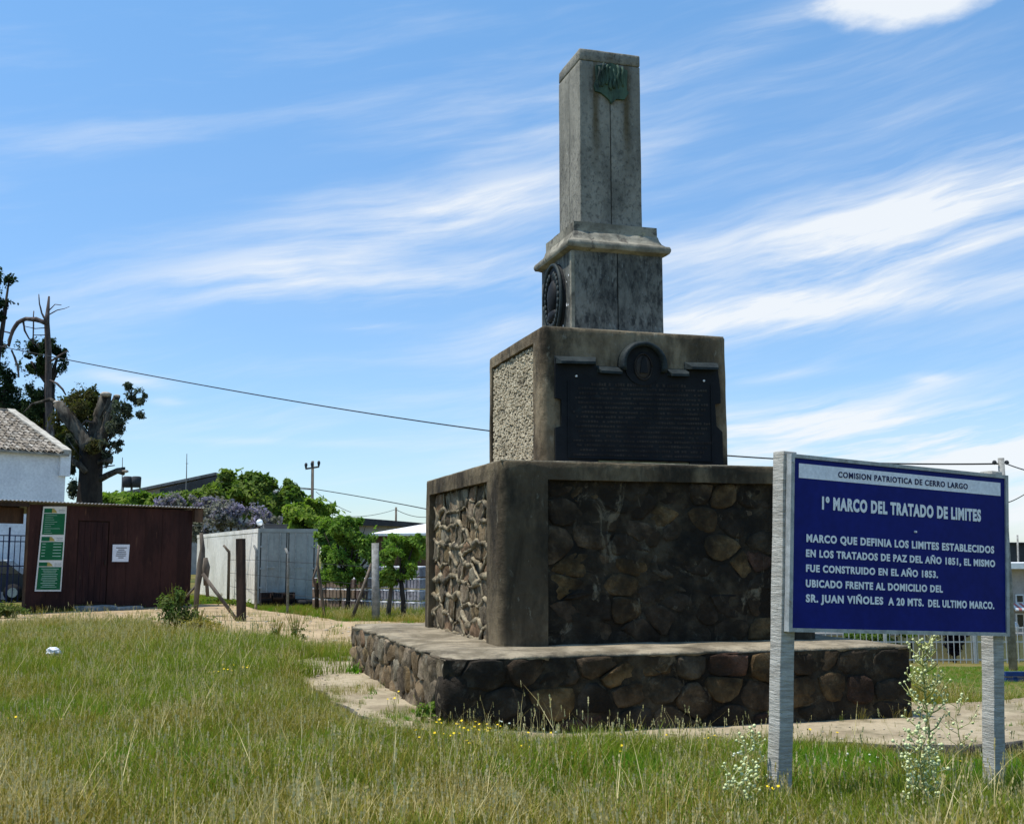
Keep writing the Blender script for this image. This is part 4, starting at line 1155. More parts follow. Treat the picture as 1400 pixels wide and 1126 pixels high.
# dead conifer snag with a hooked broken top
Yd = 58; db = at(68, 800, Yd); db.z = 0
sn = thing('dead_tree', 'dead conifer snag with a hooked broken limb and bare twigs left of the pollard', 'tree', db)
tm = MB(); a_, r_ = tp([(70, 790, 13), (69, 600, 11), (66, 540, 9), (66, 480, 8.5), (64, 440, 7), (67, 405, 2.5)], Yd); tm.tube(a_, r_, 8, .08); rel(tm, sn).build('trunk', M_snag, sn, True)
for ls, sd_ in (([(63, 441, 7), (50, 437, 6.5), (35, 436, 6), (24, 441, 6), (17, 452, 5.5), (13, 466, 5), (12, 474, 3)], 8), ([(64, 440, 4), (57, 428, 3), (54, 415, 2.2), (53, 402, 1.2)], 5), ([(67, 424, 2), (75, 416, 1.6), (84, 417, 1)], 4),
                ([(67, 430, 2), (78, 424, 1.6), (88, 422, 1.2), (95, 419, .8)], 4), ([(32, 440, 3), (34, 452, 2.4), (40, 463, 2), (50, 472, 1.6), (56, 478, 1)], 5), ([(64, 448, 1.6), (48, 449, 1.2), (34, 446, 1)], 4), ([(62, 458, 1.6), (46, 458, 1.2)], 4),
                ([(46, 425, 1.6), (46, 445, 2), (45, 470, 2)], 4), ([(68, 520, 3), (78, 524, 4), (86, 532, 3.5), (90, 540, 2)], 6), ([(68, 495, 3), (78, 488, 3), (92, 480, 2)], 5), ([(13, 470, 3), (-4, 477, 2)], 4), ([(16, 478, 3), (24, 500, 3), (26, 516, 2)], 5), ([(4, 453, 2), (14, 455, 2)], 4)):
    tm = MB(); a_, r_ = tp(ls, Yd - .4); tm.tube(*rag(a_, r_), sd_, .16); rel(tm, sn).build('limb', M_snag, sn, True)

# dark conifers around it
Yc = 62
for lab, bl_, bx, n in (('dark ragged cypress standing right behind the bare snag', [(52, 475, 24, 13), (42, 500, 20, 16), (60, 495, 14, 22), (80, 486, 13, 10), (84, 500, 10, 12), (74, 480, 9, 9), (34, 470, 12, 9), (50, 540, 20, 22), (40, 570, 26, 20), (64, 560, 20, 20), (18, 560, 20, 24)], 58, 9000),
                        ('dark conifer at the left edge with boughs beside the hooked limb', [(-8, 500, 16, 30), (8, 520, 12, 18), (2, 548, 22, 22), (20, 535, 12, 14), (-20, 460, 18, 30)], -8, 5000)):
    bb = px_blobs(bl_, Yc, .8); base = at(bx, 800, Yc); base.z = 0; tr = limbs(base, bb[:5], .32, .9)
    tree('conifer', lab, base, bb, int(n * 2), .085, L_pine, tr, 'dark conifers behind the white house', thr=.05, nsc=1.5, shell=.2)
bb = px_blobs([(-2, 388, 14, 13), (13, 381, 10, 7), (-4, 410, 14, 12), (10, 416, 11, 8), (-6, 430, 12, 10), (4, 434, 7, 6), (-30, 400, 22, 50), (-40, 520, 40, 60)], 52, .8); base = at(-45, 800, 52); base.z = 0
tree('pine_tree', 'tall pine whose tufted boughs reach in at the left edge above the snag', base, bb, 9000, .095, L_pine, limbs(base, bb, .35, .6), thr=-.02, nsc=1.9, shell=.4)
bb = px_blobs([(52, 590, 30, 26), (80, 600, 22, 22), (20, 585, 30, 30), (104, 610, 12, 22)], 66, .9); base = at(60, 800, 66); base.z = 0
tree('conifer', 'low bushy dark green tree between the white house and the pollard', base, bb, 5000, .19, L_moss, limbs(base, bb, .3, .6), 'dark conifers behind the white house', thr=-.1)

# green trees behind the shed and container
specs = [
    ('bright lime green tree peeping over the brown shed roof, next to the pollard', [(150, 694, 28, 17), (178, 690, 30, 15), (205, 690, 24, 14), (225, 684, 18, 8)], 74, 6500, L_lime, 150),
    ('broad green tree with the highest crown behind the container', [(312, 676, 28, 18), (325, 658, 16, 11), (345, 656, 16, 10), (350, 680, 40, 26), (376, 690, 30, 26), (385, 668, 16, 11), (362, 655, 9, 9), (404, 682, 15, 10), (310, 650, 10, 8), (376, 655, 6, 6), (330, 645, 8, 5)], 78, 9000, L_mid, 345),
    ('mid green tree filling the gap between lime tree and lilac tree', [(250, 682, 22, 8), (280, 680, 20, 10), (262, 694, 28, 10), (230, 692, 22, 9)], 82, 4000, L_mid, 255),
    ('light green tree right of the container below the power pole', [(410, 712, 26, 20), (436, 708, 22, 22), (402, 700, 14, 10), (420, 690, 10, 7), (455, 722, 18, 20)], 64, 5500, L_lime, 425),
    ('dull green creeper covered tree directly behind the container door', [(448, 730, 14, 18), (455, 760, 14, 20), (446, 790, 10, 14)], 46, 2600, L_mid, 450),
]
for lab, bl_, Y_, n, m, bu in specs:
    bb = px_blobs(bl_, Y_); base = at(bu, 800, Y_); base.z = 0
    tree('green_tree', lab, base, bb, int(n * 1.9), .0027 * Y_ + .02, m, limbs(base, bb, .22, .7), 'green trees behind the yard', thr=-.06, nsc=.9, shell=.45)
for lab, bl_, n, bu, Y_ in (('lilac flowering tree whose top shows above the brown shed', [(240, 690, 26, 16), (228, 702, 20, 14), (262, 696, 18, 16), (300, 690, 26, 10)], 5000, 245, 58),
                        ('lilac flowering tree spreading over the white container', [(290, 712, 26, 20), (316, 704, 22, 16), (340, 708, 26, 18), (278, 730, 16, 22), (372, 712, 14, 12)], 7000, 310, 55)):
    bb = px_blobs(bl_, Y_); base = at(bu, 800, Y_); base.z = 0
    tree('jacaranda_tree', lab, base, bb, n, .10, L_lilac, limbs(base, bb, .16, .8), 'lilac flowering trees behind the yard', thr=-.02, nsc=1.6, bark=M_bark, shell=.4)
# small bright trees at the fence
for lab, bl_, n, bu, vb, Y_ in (('bushy deep green tree with a low crown left of the round post', [(470, 728, 24, 20), (462, 752, 24, 20), (478, 768, 28, 22), (455, 778, 14, 14), (496, 742, 18, 20), (486, 712, 12, 7), (470, 790, 20, 12), (448, 792, 12, 10), (488, 786, 14, 12), (522, 745, 14, 16), (515, 770, 14, 14), (452, 716, 16, 10), (443, 735, 12, 18), (505, 765, 12, 18), (500, 722, 14, 10)], 7000, 474, 838, 33.5),
                                ('small round tree on a thin forked trunk right of the round post', [(546, 748, 26, 14), (566, 750, 16, 18), (524, 755, 12, 14), (562, 760, 20, 18), (532, 770, 20, 20), (552, 778, 18, 14), (528, 795, 12, 12)], 5200, 552, 848, 29.3)):
    bb = px_blobs(bl_, Y_); base = G(bu, vb); base.y = Y_
    base.x = at(bu, vb, Y_).x
    tree('fence_tree', lab, base, bb, int(n * 1.9), .060, L_deep, limbs(base, bb, .065, .8), 'small trees along the yard fence', thr=.03, nsc=2.3, shell=.3)
for u, v, hh in ((420 + 55, 705, .0), (541 - 70, 700, 0), (530, 728, 0), (553, 728, 0)): pass
m2 = MB()
base = at(530, 848, 29.5); base.z = 0; t = thing('tree_stump', 'slanting grey stake between the round post and the small forked tree', 'stake', base)
m2.tube([(0, 0, -.1), (.05, 0, .5), (.10, 0, .95)], [.07, .06, .05], 7, .1); m2.build('stake', M_woodg, t, True)

# ------------------------------------------------------------------ vertical planes helper for buildings
class Frame:
    """a vertical plane through A with horizontal direction d; px() turns photo points into metres along/up it"""
    def __init__(s, A, d):
        s.A = Vector((A[0], A[1], 0)); s.d = Vector((d[0], d[1], 0)).normalized(); s.n = Vector((s.d.y, -s.d.x, 0)); s.rot = math.atan2(s.d.y, s.d.x)
    def px(s, u, v, off=0.0):
        r = ray(u, v); o = Vector((0, 0, EYE)); A = s.A + s.n * off; t = (A - o).dot(s.n) / r.dot(s.n); P_ = o + r * t
        return ((P_ - s.A).dot(s.d), P_.z)


# ------------------------------------------------------------------ brown shed
FA = G(33, 838); FB = G(259, 829)
fr = Frame(FA, FB - FA); L_ = (FB.xy - FA.xy).length; HS = 3.17
shed = thing('brown_shed', 'low dark brown sheet-metal shed with an open porch at its left', 'shed', (FA.x, FA.y, 0), fr.rot)
# local: x along the wall, -y towards the viewer
m2 = MB(); m2.box2((0, .0, .02), (L_, .05, .12)); m2.build('ground_sill', M_woodd, shed)
dx0 = fr.px(105, 760)[0]; dx1 = fr.px(148, 760)[0]; dz0 = fr.px(125, 824)[1]; dz1 = fr.px(125, 712)[1]
edges = [0]; step = .62
while edges[-1] + step < dx0 - .2: edges.append(edges[-1] + step)
edges += [dx0]
e2 = [dx1]
while e2[-1] + step < L_ - .2: e2.append(e2[-1] + step)
e2 += [L_]
def sheet(a_, b_, za, zb, yo=0):
    mb = MB(); n = max(4, int((b_ - a_) / .09)); vs = []
    for k in range(n + 1):
        x = a_ + (b_ - a_) * k / n; y = yo - (.014 if k % 2 else 0)
        vs += [(x, y, za), (x, y, zb), (x, y + .02, za), (x, y + .02, zb)]
    fs = [q for k in range(n) for q in ((4 * k, 4 * k + 4, 4 * k + 5, 4 * k + 1), (4 * k + 2, 4 * k + 3, 4 * k + 7, 4 * k + 6), (4 * k + 1, 4 * k + 5, 4 * k + 7, 4 * k + 3), (4 * k, 4 * k + 2, 4 * k + 6, 4 * k + 4))]
    fs += [(0, 1, 3, 2), (4 * n, 4 * n + 2, 4 * n + 3, 4 * n + 1)]
    mb.add(vs, fs); return mb
for lst in (edges, e2):
    for k, (a_, b_) in enumerate(zip(lst, lst[1:])):
        sheet(a_ + .004, b_ - .004, .08 + random.uniform(-.03, .03), HS - .06, -.004 * (k % 2)).build('wall_sheet', M_rust, shed)
sheet(dx0 + .004, dx1 - .004, dz1 + .01, HS - .06).build('wall_sheet', M_rust, shed)
m2 = MB(); m2.box2((dx0 + .03, .02, dz0), (dx1 - .03, .06, dz1 - .02)); dr = m2.build('door', M_rustdoor, shed)
for k in range(5):
    xx = dx0 + .03 + (dx1 - dx0 - .06) * (k + .5) / 5; m2 = MB(); m2.box2((xx - (dx1 - dx0 - .06) / 10 + .006, .005, dz0 + .02), (xx + (dx1 - dx0 - .06) / 10 - .006, .022, dz1 - .03)); m2.build('board', M_rustdoor, dr)
m2 = MB(); m2.box2((dx1 - .13, -.03, 1.35), (dx1 - .09, .006, 1.5)); m2.build('latch', M_woodd, dr)
m2 = MB(); m2.box2((2.6, .08, 0), (L_ - .05, 3.0, HS - .3)); m2.build('rear_box', M_rust, shed)
m2 = MB(); m2.box2((L_ - .04, 0, .1), (L_, 3.0, HS - .1)); m2.box2((-.06, -.01, .0), (0, .06, HS - .1)); m2.build('corner_post', M_wood, shed)
# roof: corrugated, reaching over porch and wall
rf = MB(); n = 190; xa, xb = -5.2, L_ + .35; vs = []
for k in range(n + 1):
    x = xa + (xb - xa) * k / n; z = HS + .02 + (.018 if k % 2 else -.012)
    vs += [(x, -.22, z - .0), (x, 3.3, z - .22), (x, -.22, z - .012), (x, 3.3, z - .232)]
rf.add(vs, [q for k in range(n) for q in ((4 * k, 4 * k + 1, 4 * k + 5, 4 * k + 4), (4 * k + 2, 4 * k + 6, 4 * k + 7, 4 * k + 3), (4 * k, 4 * k + 4, 4 * k + 6, 4 * k + 2), (4 * k + 1, 4 * k + 3, 4 * k + 7, 4 * k + 5))])
rf.build('roof', M_tin, shed)
for k in range(5):
    m2 = MB(); m2.box2((-5.2, -.12 + k * .55, HS - .14 - k * .04), (-.08, -.04 + k * .55, HS - .03 - k * .04)); m2.build('beam', M_wood if k % 2 else M_woodd, shed)
m2 = MB(); m2.box2((-5.2, .3, HS - .62), (-.01, .36, HS - .16)); m2.build('fascia_board', M_wood, shed)
m2 = MB(); m2.box2((-5.2, 3.0, 0), (-5.1, 3.2, HS)); m2.build('corner_post', M_wood, shed)
m2 = MB(); m2.box2((L_ - .02, -.15, HS - .45), (L_ + .3, .0, HS - .02)); me = m2.mesh('gable_board', M_wood)
link('gable_board', me, shed)
st = thing('door_step', 'rough grey concrete doorstep under the brown shed door', 'step', tuple(FA + fr.d * (dx0 + .45) - Vector((fr.n.x, fr.n.y, 0)) * -.35), fr.rot)
block('slab', (-.55, -.32, -.02), (.55, .3, .16), M_concpost, st, .03, .12, .012); block('loose_stone', (.4, -.5, -.02), (1.35, -.1, .12), M_concpost, st, .05, .12, .02)

# boards on the shed wall
def wall_board(name, label, TL, TR, BR, BL, deep=.02):
    p = [fr.px(u, v, .03) for u, v in (TL, TR, BR, BL)]
    t = thing(name, label, 'sign', tuple(fr.A + fr.n * .03), fr.rot); return t, p
nb, pp = wall_board('price_board', 'tall narrow green and white notice board with three printed panels on the shed wall', (59, 692), (91, 692), (83, 808), (47, 808))
mb = MB(); mb.prism([pp[3], pp[2], pp[1], pp[0]], -.02, .0); mb.build('backing', M_paper, nb)
def bl2(s_, t_):                              # s across 0..1, t down 0..1
    a0_ = Vector(pp[0]).lerp(Vector(pp[1]), s_); b0_ = Vector(pp[3]).lerp(Vector(pp[2]), s_); return tuple(a0_.lerp(b0_, t_))
def quad(s0, t0, s1, t1, y, m, name, par, th=.003):
    mb = MB(); mb.prism([bl2(s0, t1), bl2(s1, t1), bl2(s1, t0), bl2(s0, t0)], y - th, y); return mb.build(name, m, par)
for (ta, tb, tc_) in ((.02, .085, .335), (.355, .42, .635), (.655, .715, .98)):
    gp = quad(.05, ta + .005, .38, tb - .008, -.0205, M_green, 'printed_swoosh', nb); 
    mb = MB(); mb.prism([bl2(.38, tb - .008), bl2(.38, ta + .005), bl2(.45, ta + .005), bl2(.56, tb - .03), bl2(.60, tb - .008)], -.0235, -.0205); mb.build('printed_swoosh', M_yel, nb)
    for k in range(2): quad(.66, ta + .018 + k * .02, .92, ta + .026 + k * .02, -.0205, M_alu, 'print_line', nb)
    pn = quad(.05, tb, .95, tc_, -.0205, M_green, 'green_panel', nb)
    k = 0; tt = tb + .02
    while tt < tc_ - .015:
        cw = random.uniform(.22, .34)
        if ta > .6: quad(.5 - cw, tt, .5 + cw, tt + .006, -.0236, M_greenl, 'print_line', nb)
        elif ta > .3: quad(.10, tt, .24, tt + .007, -.0236, M_greenl, 'print_line', nb); quad(.55, tt, .88, tt + .008, -.0236, M_greenl, 'print_line', nb)
        else: quad(.12, tt, .12 + cw * (2.2 if k % 3 == 0 else 1.2), tt + .004, -.0236, M_greenl, 'print_line', nb)
        tt += .021 if ta > .6 else (.036 if ta > .3 else .026); k += 1
nb2, pp = wall_board('white_notice', 'small square white notice with a few black lines beside the shed door', (154, 744), (177, 744), (175, 767.5), (153, 767.5))
mb = MB(); mb.prism([pp[3], pp[2], pp[1], pp[0]], -.02, .0); mb.build('backing', M_strip, nb2)
for k, (a_, b_) in enumerate(((.2, .84), (.33, .7), (.24, .8), (.22, .82), (.2, .8), (.36, .68))): quad(a_, .17 + k * .115, b_, .215 + k * .115, -.0205, M_black, 'print_line', nb2)

# gate in the porch
FG = Frame(fr.A - fr.n * .35, fr.d)
gt = thing('metal_gate', 'navy blue barred metal gate inside the shed porch', 'gate', tuple(FG.A), FG.rot)
gx0 = -3.8; z1g = 2.30
def gpx(u, v): return FG.px(u, v)
top = gpx(15, 731)[1]; bot = gpx(15, 822)[1]
for zz_ in (top, top - .17, 1.35, bot):
    m2 = MB(); m2.box2((gx0, -.02, zz_ - .03), (.2, .02, zz_)); m2.build('rail', M_navy, gt)
for k in range(22):
    x = .12 - k * .17; wd = .055 if k % 4 == 3 else .022; m2 = MB(); m2.box2((x - wd / 2, -.034, bot), (x + wd / 2, -.021, top - .03 + (.25 if k % 4 == 3 else 0))); m2.build('bar', M_navy, gt)
# a parked car in the yard behind the gate
FC = at(12, 800, 42)
car = thing('parked_car', 'dark car with a pale roof seen through the navy gate bars', 'car', (FC.x - 1.0, 42, 0), R(12))
def carbody():
    mb = MB(); prof = [(-2.0, .35), (-2.05, .75), (-1.6, .95), (-1.0, 1.0), (1.7, .95), (2.0, .7), (2.0, .35)]
    mb.prism(prof, -.8, .8); o = mb.build('body', M_fard, car); m2 = MB(); m2.prism([(-1.0, 1.0), (-.5, 1.42), (.9, 1.45), (1.5, .98)], -.7, .7); m2.build('cabin', M_glass, car)
    m2 = MB(); m2.prism([(-.45, 1.425), (-.4, 1.47), (.85, 1.50), (.88, 1.455)], -.68, .68); m2.build('roof', M_farw, car)
    for sx_ in (-1.25, 1.25):
        for sy_ in (-.78, .78):
            m2 = MB(); m2.tube([(sx_, sy_ - .1, .32), (sx_, sy_ + .1, .32)], .32, 14); wh = m2.build('wheel', M_rubber, car, True)
            m2 = MB(); m2.tube([(sx_, sy_ - .11, .32), (sx_, sy_ + .11, .32)], .18, 10); m2.build('hubcap', M_alu, wh)
    for sx_ in (-.3, .6): m2 = MB(); m2.box2((sx_, -.815, .6), (sx_ + .02, -.80, .95)); m2.build('door_seam', M_rubber, car)
    m2 = MB(); m2.box2((-2.08, -.6, .6), (-2.03, -.3, .75)); m2.build('headlight', M_globe, car)
carbody()
FW = at(10, 750, 46); yw = thing('yard_wall', 'long pale yard wall seen through the gate bars', 'wall', (FW.x, 46, 0), 0)
m2 = MB(); m2.box2((-9, 0, 0), (3.2, .2, 2.6)); m2.build('wall', M_wall, yw)
m2 = MB(); m2.box2((-9, -.02, 1.0), (3.2, -.002, 1.12)); m2.build('ledge', M_farw, yw)

# ------------------------------------------------------------------ white house
ec = at(91, 620, 45.0); rc_ = at(17, 566, 48.6)
ddir = Vector((rc_.x - ec.x, rc_.y - ec.y, 0)); run = ddir.length; ddir.normalize(); edir = Vector((ddir.y * -1, ddir.x, 0))   # eave direction, to the left and nearer
if edir.x > 0: edir = -edir
ez = ec.z; rz = rc_.z
house = thing('white_house', 'whitewashed house with an old clay tile roof behind the brown shed', 'house', (ec.x, ec.y, 0), 0)
E0 = Vector((0, 0, 0)); LE = 9.0; back = ddir * run * 2
m2 = MB()
def V3(p, z): return (p.x, p.y, z)
a0_, a1_, b0_, b1_ = E0, edir * LE, back, back + edir * LE
rg0, rg1 = ddir * run, ddir * run + edir * LE
m2.add([V3(a0_, 0), V3(a1_, 0), V3(b1_, 0), V3(b0_, 0), V3(a0_, ez), V3(a1_, ez), V3(b1_, ez), V3(b0_, ez), V3(rg0, rz - .05), V3(rg1, rz - .05)],
       [(0, 1, 5, 4), (1, 2, 6, 9, 5), (2, 3, 7, 6), (3, 0, 4, 8, 7)])
m2.build('wall', M_wall, house)
m2 = MB(); up_ = .10; o_ = -edir * .28 * 0
m2.add([V3(a0_ - ddir * .25, ez - .12), V3(a1_ - ddir * .25, ez - .12), V3(rg1, rz - .03), V3(rg0, rz - .03), V3(a0_ - ddir * .25, ez - .04), V3(a1_ - ddir * .25, ez - .04), V3(rg1, rz + .05), V3(rg0, rz + .05)],
       [(0, 1, 2, 3), (4, 7, 6, 5), (0, 4, 5, 1), (3, 2, 6, 7), (0, 3, 7, 4), (1, 5, 6, 2)])
roof = m2.build('roof', M_tile, house)
slope = (rg0 - (a0_ - ddir * .25)); sl3 = Vector((slope.x, slope.y, rz + .05 - (ez - .04))); SLn = sl3.length; sl3.normalize(); nrm = edir.cross(sl3).normalized()
if nrm.z < 0: nrm = -nrm
# one half-round tile, shared
tl = MB(); tv = []
for (s_, rr) in ((0, .105), (.46, .085)):
    for k in range(6):
        t_ = math.pi * k / 5; tv.append(edir * (math.cos(t_) * rr) + sl3 * s_ + nrm * (math.sin(t_) * rr * .8 + (.02 if s_ == 0 else 0)))
tl.add(tv, [(k, k + 1, k + 7, k + 6) for k in range(5)]); tme = tl.mesh('tile', M_tile, True, False)
nrow = int(SLn / .42); ncol = 17; org = Vector((0, 0, 0)) - ddir * .25; org.z = ez - .03
for r in range(nrow):
    for c in range(ncol):
        p = org + sl3 * (r * .42 + random.uniform(-.03, .03)) + edir * (.32 + c * .23 + random.uniform(-.02, .02)) + nrm * .01
        o = link('tile', tme, roof, p); o.rotation_euler = (random.uniform(-.03, .03), random.uniform(-.03, .03), random.uniform(-.05, .05))
m2 = MB()
for r in range(nrow):
    for c in range(ncol, 38):
        p = org + sl3 * (r * .42) + edir * (.32 + c * .23) + nrm * .01; m2.add([Vector(q) + p for q in tl.v], tl.f)
tag(m2.build('far_tile', M_tile, roof, fix=False), kind='stuff')
def vbar(p, q, w_, hgt, name, m, par):
    p, q = Vector(p), Vector(q); n_ = 14; mb = MB(); vs = []
    for k in range(n_ + 1):
        c = p.lerp(q, k / n_); z_ = .012 * math.sin(k * 2.3)
        vs += [c - edir * w_ * 0 + Vector((0, 0, z_)), c + edir * w_ + Vector((0, 0, z_)), c + edir * w_ + Vector((0, 0, hgt + z_)), c + Vector((0, 0, hgt + z_))]
    mb.add(vs, [(4 * k + i, 4 * k + (i + 1) % 4, 4 * k + 4 + (i + 1) % 4, 4 * k + 4 + i) for k in range(n_) for i in range(4)] + [(0, 1, 2, 3), (4 * n_ + 3, 4 * n_ + 2, 4 * n_ + 1, 4 * n_)])
    mb.build(name, m, par)
vbar(V3(a0_ - ddir * .2 - edir * .1, ez - .02), V3(rg0 - edir * .1, rz + .06), .34, .16, 'verge_coping', M_verge, roof)
m2 = MB(); m2.tube([Vector(V3(rg0, rz + .08)), Vector(V3(rg1, rz + .08))], .13, 8); m2.build('ridge_tiles', M_tile, roof, True)
m2 = MB(); m2.add([V3(a0_ - edir * .12 - ddir * .14, ez - .9), V3(a0_ - edir * .12 + ddir * .25, ez - .9), V3(a0_ - edir * .12 + ddir * .25, ez + .12), V3(a0_ - edir * .12 - ddir * .14, ez + .12),
                   V3(a0_ + edir * .3 - ddir * .14, ez - .9), V3(a0_ + edir * .3 + ddir * .25, ez - .9), V3(a0_ + edir * .3 + ddir * .25, ez + .12), V3(a0_ + edir * .3 - ddir * .14, ez + .12)],
                  [(0, 1, 2, 3), (4, 7, 6, 5), (0, 4, 5, 1), (3, 2, 6, 7), (0, 3, 7, 4), (1, 5, 6, 2)]); m2.build('corner_pier', M_wall, house)

# ------------------------------------------------------------------ white container
c0 = at(353, 722, 36.7); cz1 = c0.z; cf = at(270, 731, 36.7 * (761 - 722) / (761 - 731))
sdv = Vector((cf.x - c0.x, cf.y - c0.y, 0)).normalized(); CLn = 12.2
cont = thing('shipping_container', 'old white container with dull grey rear doors standing in the fenced yard', 'container', (c0.x, c0.y, 0), math.atan2(sdv.y, sdv.x) - math.pi / 2)
# local +y along the length (away), +x to the right
CW = 1.95; zb_ = .12
m2 = MB(); m2.box2((.03, .03, zb_), (CW - .03, CLn, cz1 - .03)); m2.build('box', M_contw, cont)
k = 0; yy = .12
while yy < CLn - .3:
    wd = .30; m2 = MB(); m2.box2((.004, yy, zb_ + .12), (.028, yy + wd - .03, cz1 - .16)); m2.build('side_panel', M_contw, cont); yy += wd; k += 1
for a_, b_ in (((0, 0, cz1 - .13), (.04, CLn, cz1)), ((0, 0, zb_ - .02), (.04, CLn, zb_ + .11)), ((0, -.02, zb_), (.07, .03, cz1)), ((CW - .07, -.02, zb_), (CW, .03, cz1)), ((.07, -.02, cz1 - .12), (CW - .07, .03, cz1)), ((.07, -.02, zb_), (CW - .07, .03, zb_ + .08))):
    m2 = MB(); m2.box2(a_, b_); m2.build('frame_rail', M_contg if a_[1] < 0 else M_contw, cont)
for sx_ in (0, 1):
    xa = .08 + sx_ * (CW / 2 - .07); xb = xa + CW / 2 - .10
    m2 = MB(); m2.box2((xa, -.006, zb_ + .09), (xb, .028, cz1 - .13)); dd_ = m2.build('door', M_contg, cont)
    for xx in (xa + .24, xb - .24): m2 = MB(); m2.tube([(xx, -.04, zb_ + .1), (xx, -.04, cz1 - .14)], .014, 6); m2.build('lock_rod', M_alu, dd_)
    for zz_ in (.6, 1.2, 1.9): m2 = MB(); m2.box2((xa if sx_ == 0 else xb - .1, -.03, zz_), (xa + .1 if sx_ == 0 else xb, -.006, zz_ + .05)); m2.build('hinge', M_alu, dd_)
    for xx in (xa + .02, xb - .02, (xa + xb) / 2): m2 = MB(); m2.box2((xx - .012, -.014, zb_ + .1), (xx + .012, -.0065, cz1 - .14)); m2.build('gasket', M_rubber if xx != (xa + xb) / 2 else M_contg, dd_)
    m2 = MB(); m2.box2((xa + .2, -.055, 1.25), (xa + .5, -.045, 1.29)); m2.build('handle', M_alu, dd_)
cm_ = cont.matrix_basis
ang = cont.rotation_euler.z; rotm = Matrix.Rotation(ang, 3, 'Z')
def cl(x, y, z=0): return Vector((c0.x, c0.y, 0)) + rotm @ Vector((x, y, z))
def make_crate():
    t = thing('plastic_crate', 'x', 'crate', (0, 0, 0), ang, 'dark crates stacked at the container doors')
    for a_, b_ in (((0, 0, 0), (.34, .28, .02)), ((0, 0, .02), (.34, .02, .06)), ((0, .26, .02), (.34, .28, .21)), ((0, .02, .02), (.02, .26, .21)), ((.32, .02, .02), (.34, .26, .21))):
        m2 = MB(); m2.box2(a_, b_); m2.build('side_wall', M_crate, t)
    m2 = MB()
    for k in range(6): m2.box2((.012 + k * .06, 0, .06), (.035 + k * .06, .02, .18))
    m2.box2((0, 0, .18), (.34, .02, .21)); m2.build('slatted_side', M_crate, t); return t
cr0 = make_crate(); first = True
pos = ['bottom row', 'top row']; words = ['leftmost', 'second from left', 'third from left', 'fourth from left']
for c in range(4):
    for r in range(2):
        if c == 3 and r == 1: continue
        o = cr0 if first else copy_tree(cr0); first = False
        p = cl(.05 + c * .37, -.5 + random.uniform(-.04, .04), .05 + r * .215); o.location = p; o['label'] = '%s dark slatted crate in the %s by the container doors' % (words[c], pos[r])
m2 = MB(); wp = cl(1.5, -.35, .14); t = thing('old_tyre', 'black tyre lying at the right foot of the container doors', 'tyre', tuple(wp), ang)
n = 20; vs = []
for i in range(n):
    a_ = 2 * math.pi * i / n
    for k in range(8):
        b_ = 2 * math.pi * k / 8; r = .26 + .08 * math.cos(b_); vs.append((r * math.cos(a_), r * math.sin(a_), .10 * math.sin(b_)))
m2.add(vs, [(i * 8 + k, i * 8 + (k + 1) % 8, ((i + 1) % n) * 8 + (k + 1) % 8, ((i + 1) % n) * 8 + k) for i in range(n) for k in range(8)]); m2.build('tread', M_rubber, t, True)
t = thing('yard_lamp', 'round white lamp on a short arm above the container corner', 'lamp', tuple(cl(.25, 1.0, cz1 - .02)))
m2 = MB(); m2.tube([(.12, 0, 0), (.12, 0, .20), (.04, 0, .26)], .02, 6); m2.build('arm', M_concpost, t); m2 = MB(); m2.ball((0, 0, .24), .11, 12, 8); m2.build('globe', M_globe, t, True); m2 = MB(); m2.box2((-.12, -.1, 0), (.02, .1, .09)); m2.build('base_box', M_woodd, t)
t = thing('roof_box', 'dark ventilation box on top of the container', 'vent', tuple(cl(.7, 2.2, cz1)), ang)
m2 = MB(); m2.box2((0, 0, 0), (.75, .6, .18)); m2.build('case', M_fard, t); m2 = MB(); m2.box2((-.03, -.03, .182), (.78, .63, .21)); m2.build('lid', M_fard, t)

# ------------------------------------------------------------------ posts of the yard fence
def pole(name, label, pts, rr, m, sides=8, group=None, cat='post', square=False, extra=None):
    base = Vector(pts[0]); t = thing(name, label, cat, (base.x, base.y, base.z), 0, group); mb = MB(); mb.tube([Vector(p) - base for p in pts], rr, 4 if square else sides, .03 if not square else 0)
    mb.build('shaft', m, t, not square)
    for e_ in (extra or []):
        mb = MB(); mb.tube([Vector(p) - base for p in e_[1]], e_[2], 6, .05); mb.build(e_[0], e_[3] if len(e_) > 3 else m, t, True)
    return t


def gp(u, v): return G(u, v)
def pole_px(name, label, pxs, Y, wpx, m, **k):
    pts = [at(u, v, Y) for u, v in pxs]; rr = [w_ / 2 * Y / F for w_ in (wpx if isinstance(wpx, list) else [wpx] * len(pts))]
    return pole(name, label, pts, rr, m, **k)


GP = 'fence posts along the yard'
pole_px('wooden_post', 'thick square brown post standing in the dirt road between shed and container', [(330, 852), (329.5, 790), (329, 736)], 28.6, 13.5, M_woodd, square=True)
pole_px('brace_pole', 'slanting thin pole leaning from the crooked trunk down to the thick brown post', [(326, 850), (300, 815), (277, 784)], 28.9, [4.5, 5, 5], M_woodg)
pole_px('crooked_post', 'crooked grey tree-trunk post with a bulge beside the right corner of the shed', [(267, 842), (270, 800), (275, 770), (277, 750), (275, 728)], 31, [6, 8, 11, 7, 5], M_woodg, extra=[('knot', [at(281, 800, 30.8), at(282, 775, 30.8), at(281, 762, 30.8)], [.05, .10, .05]), ('stub', [at(284, 815, 31.2), at(282, 785, 31.2)], [.05, .05]), ('lean_pole', [at(255, 815, 31), at(268, 800, 31)], [.03, .03])])
bent = [(312, 820, 754, 304.5, 745, 40, 'dark'), (349.5, 832, 752, 346, 745, 34.5, 'pale'), (393, 838, 757, 389, 749, 33, 'pale')]
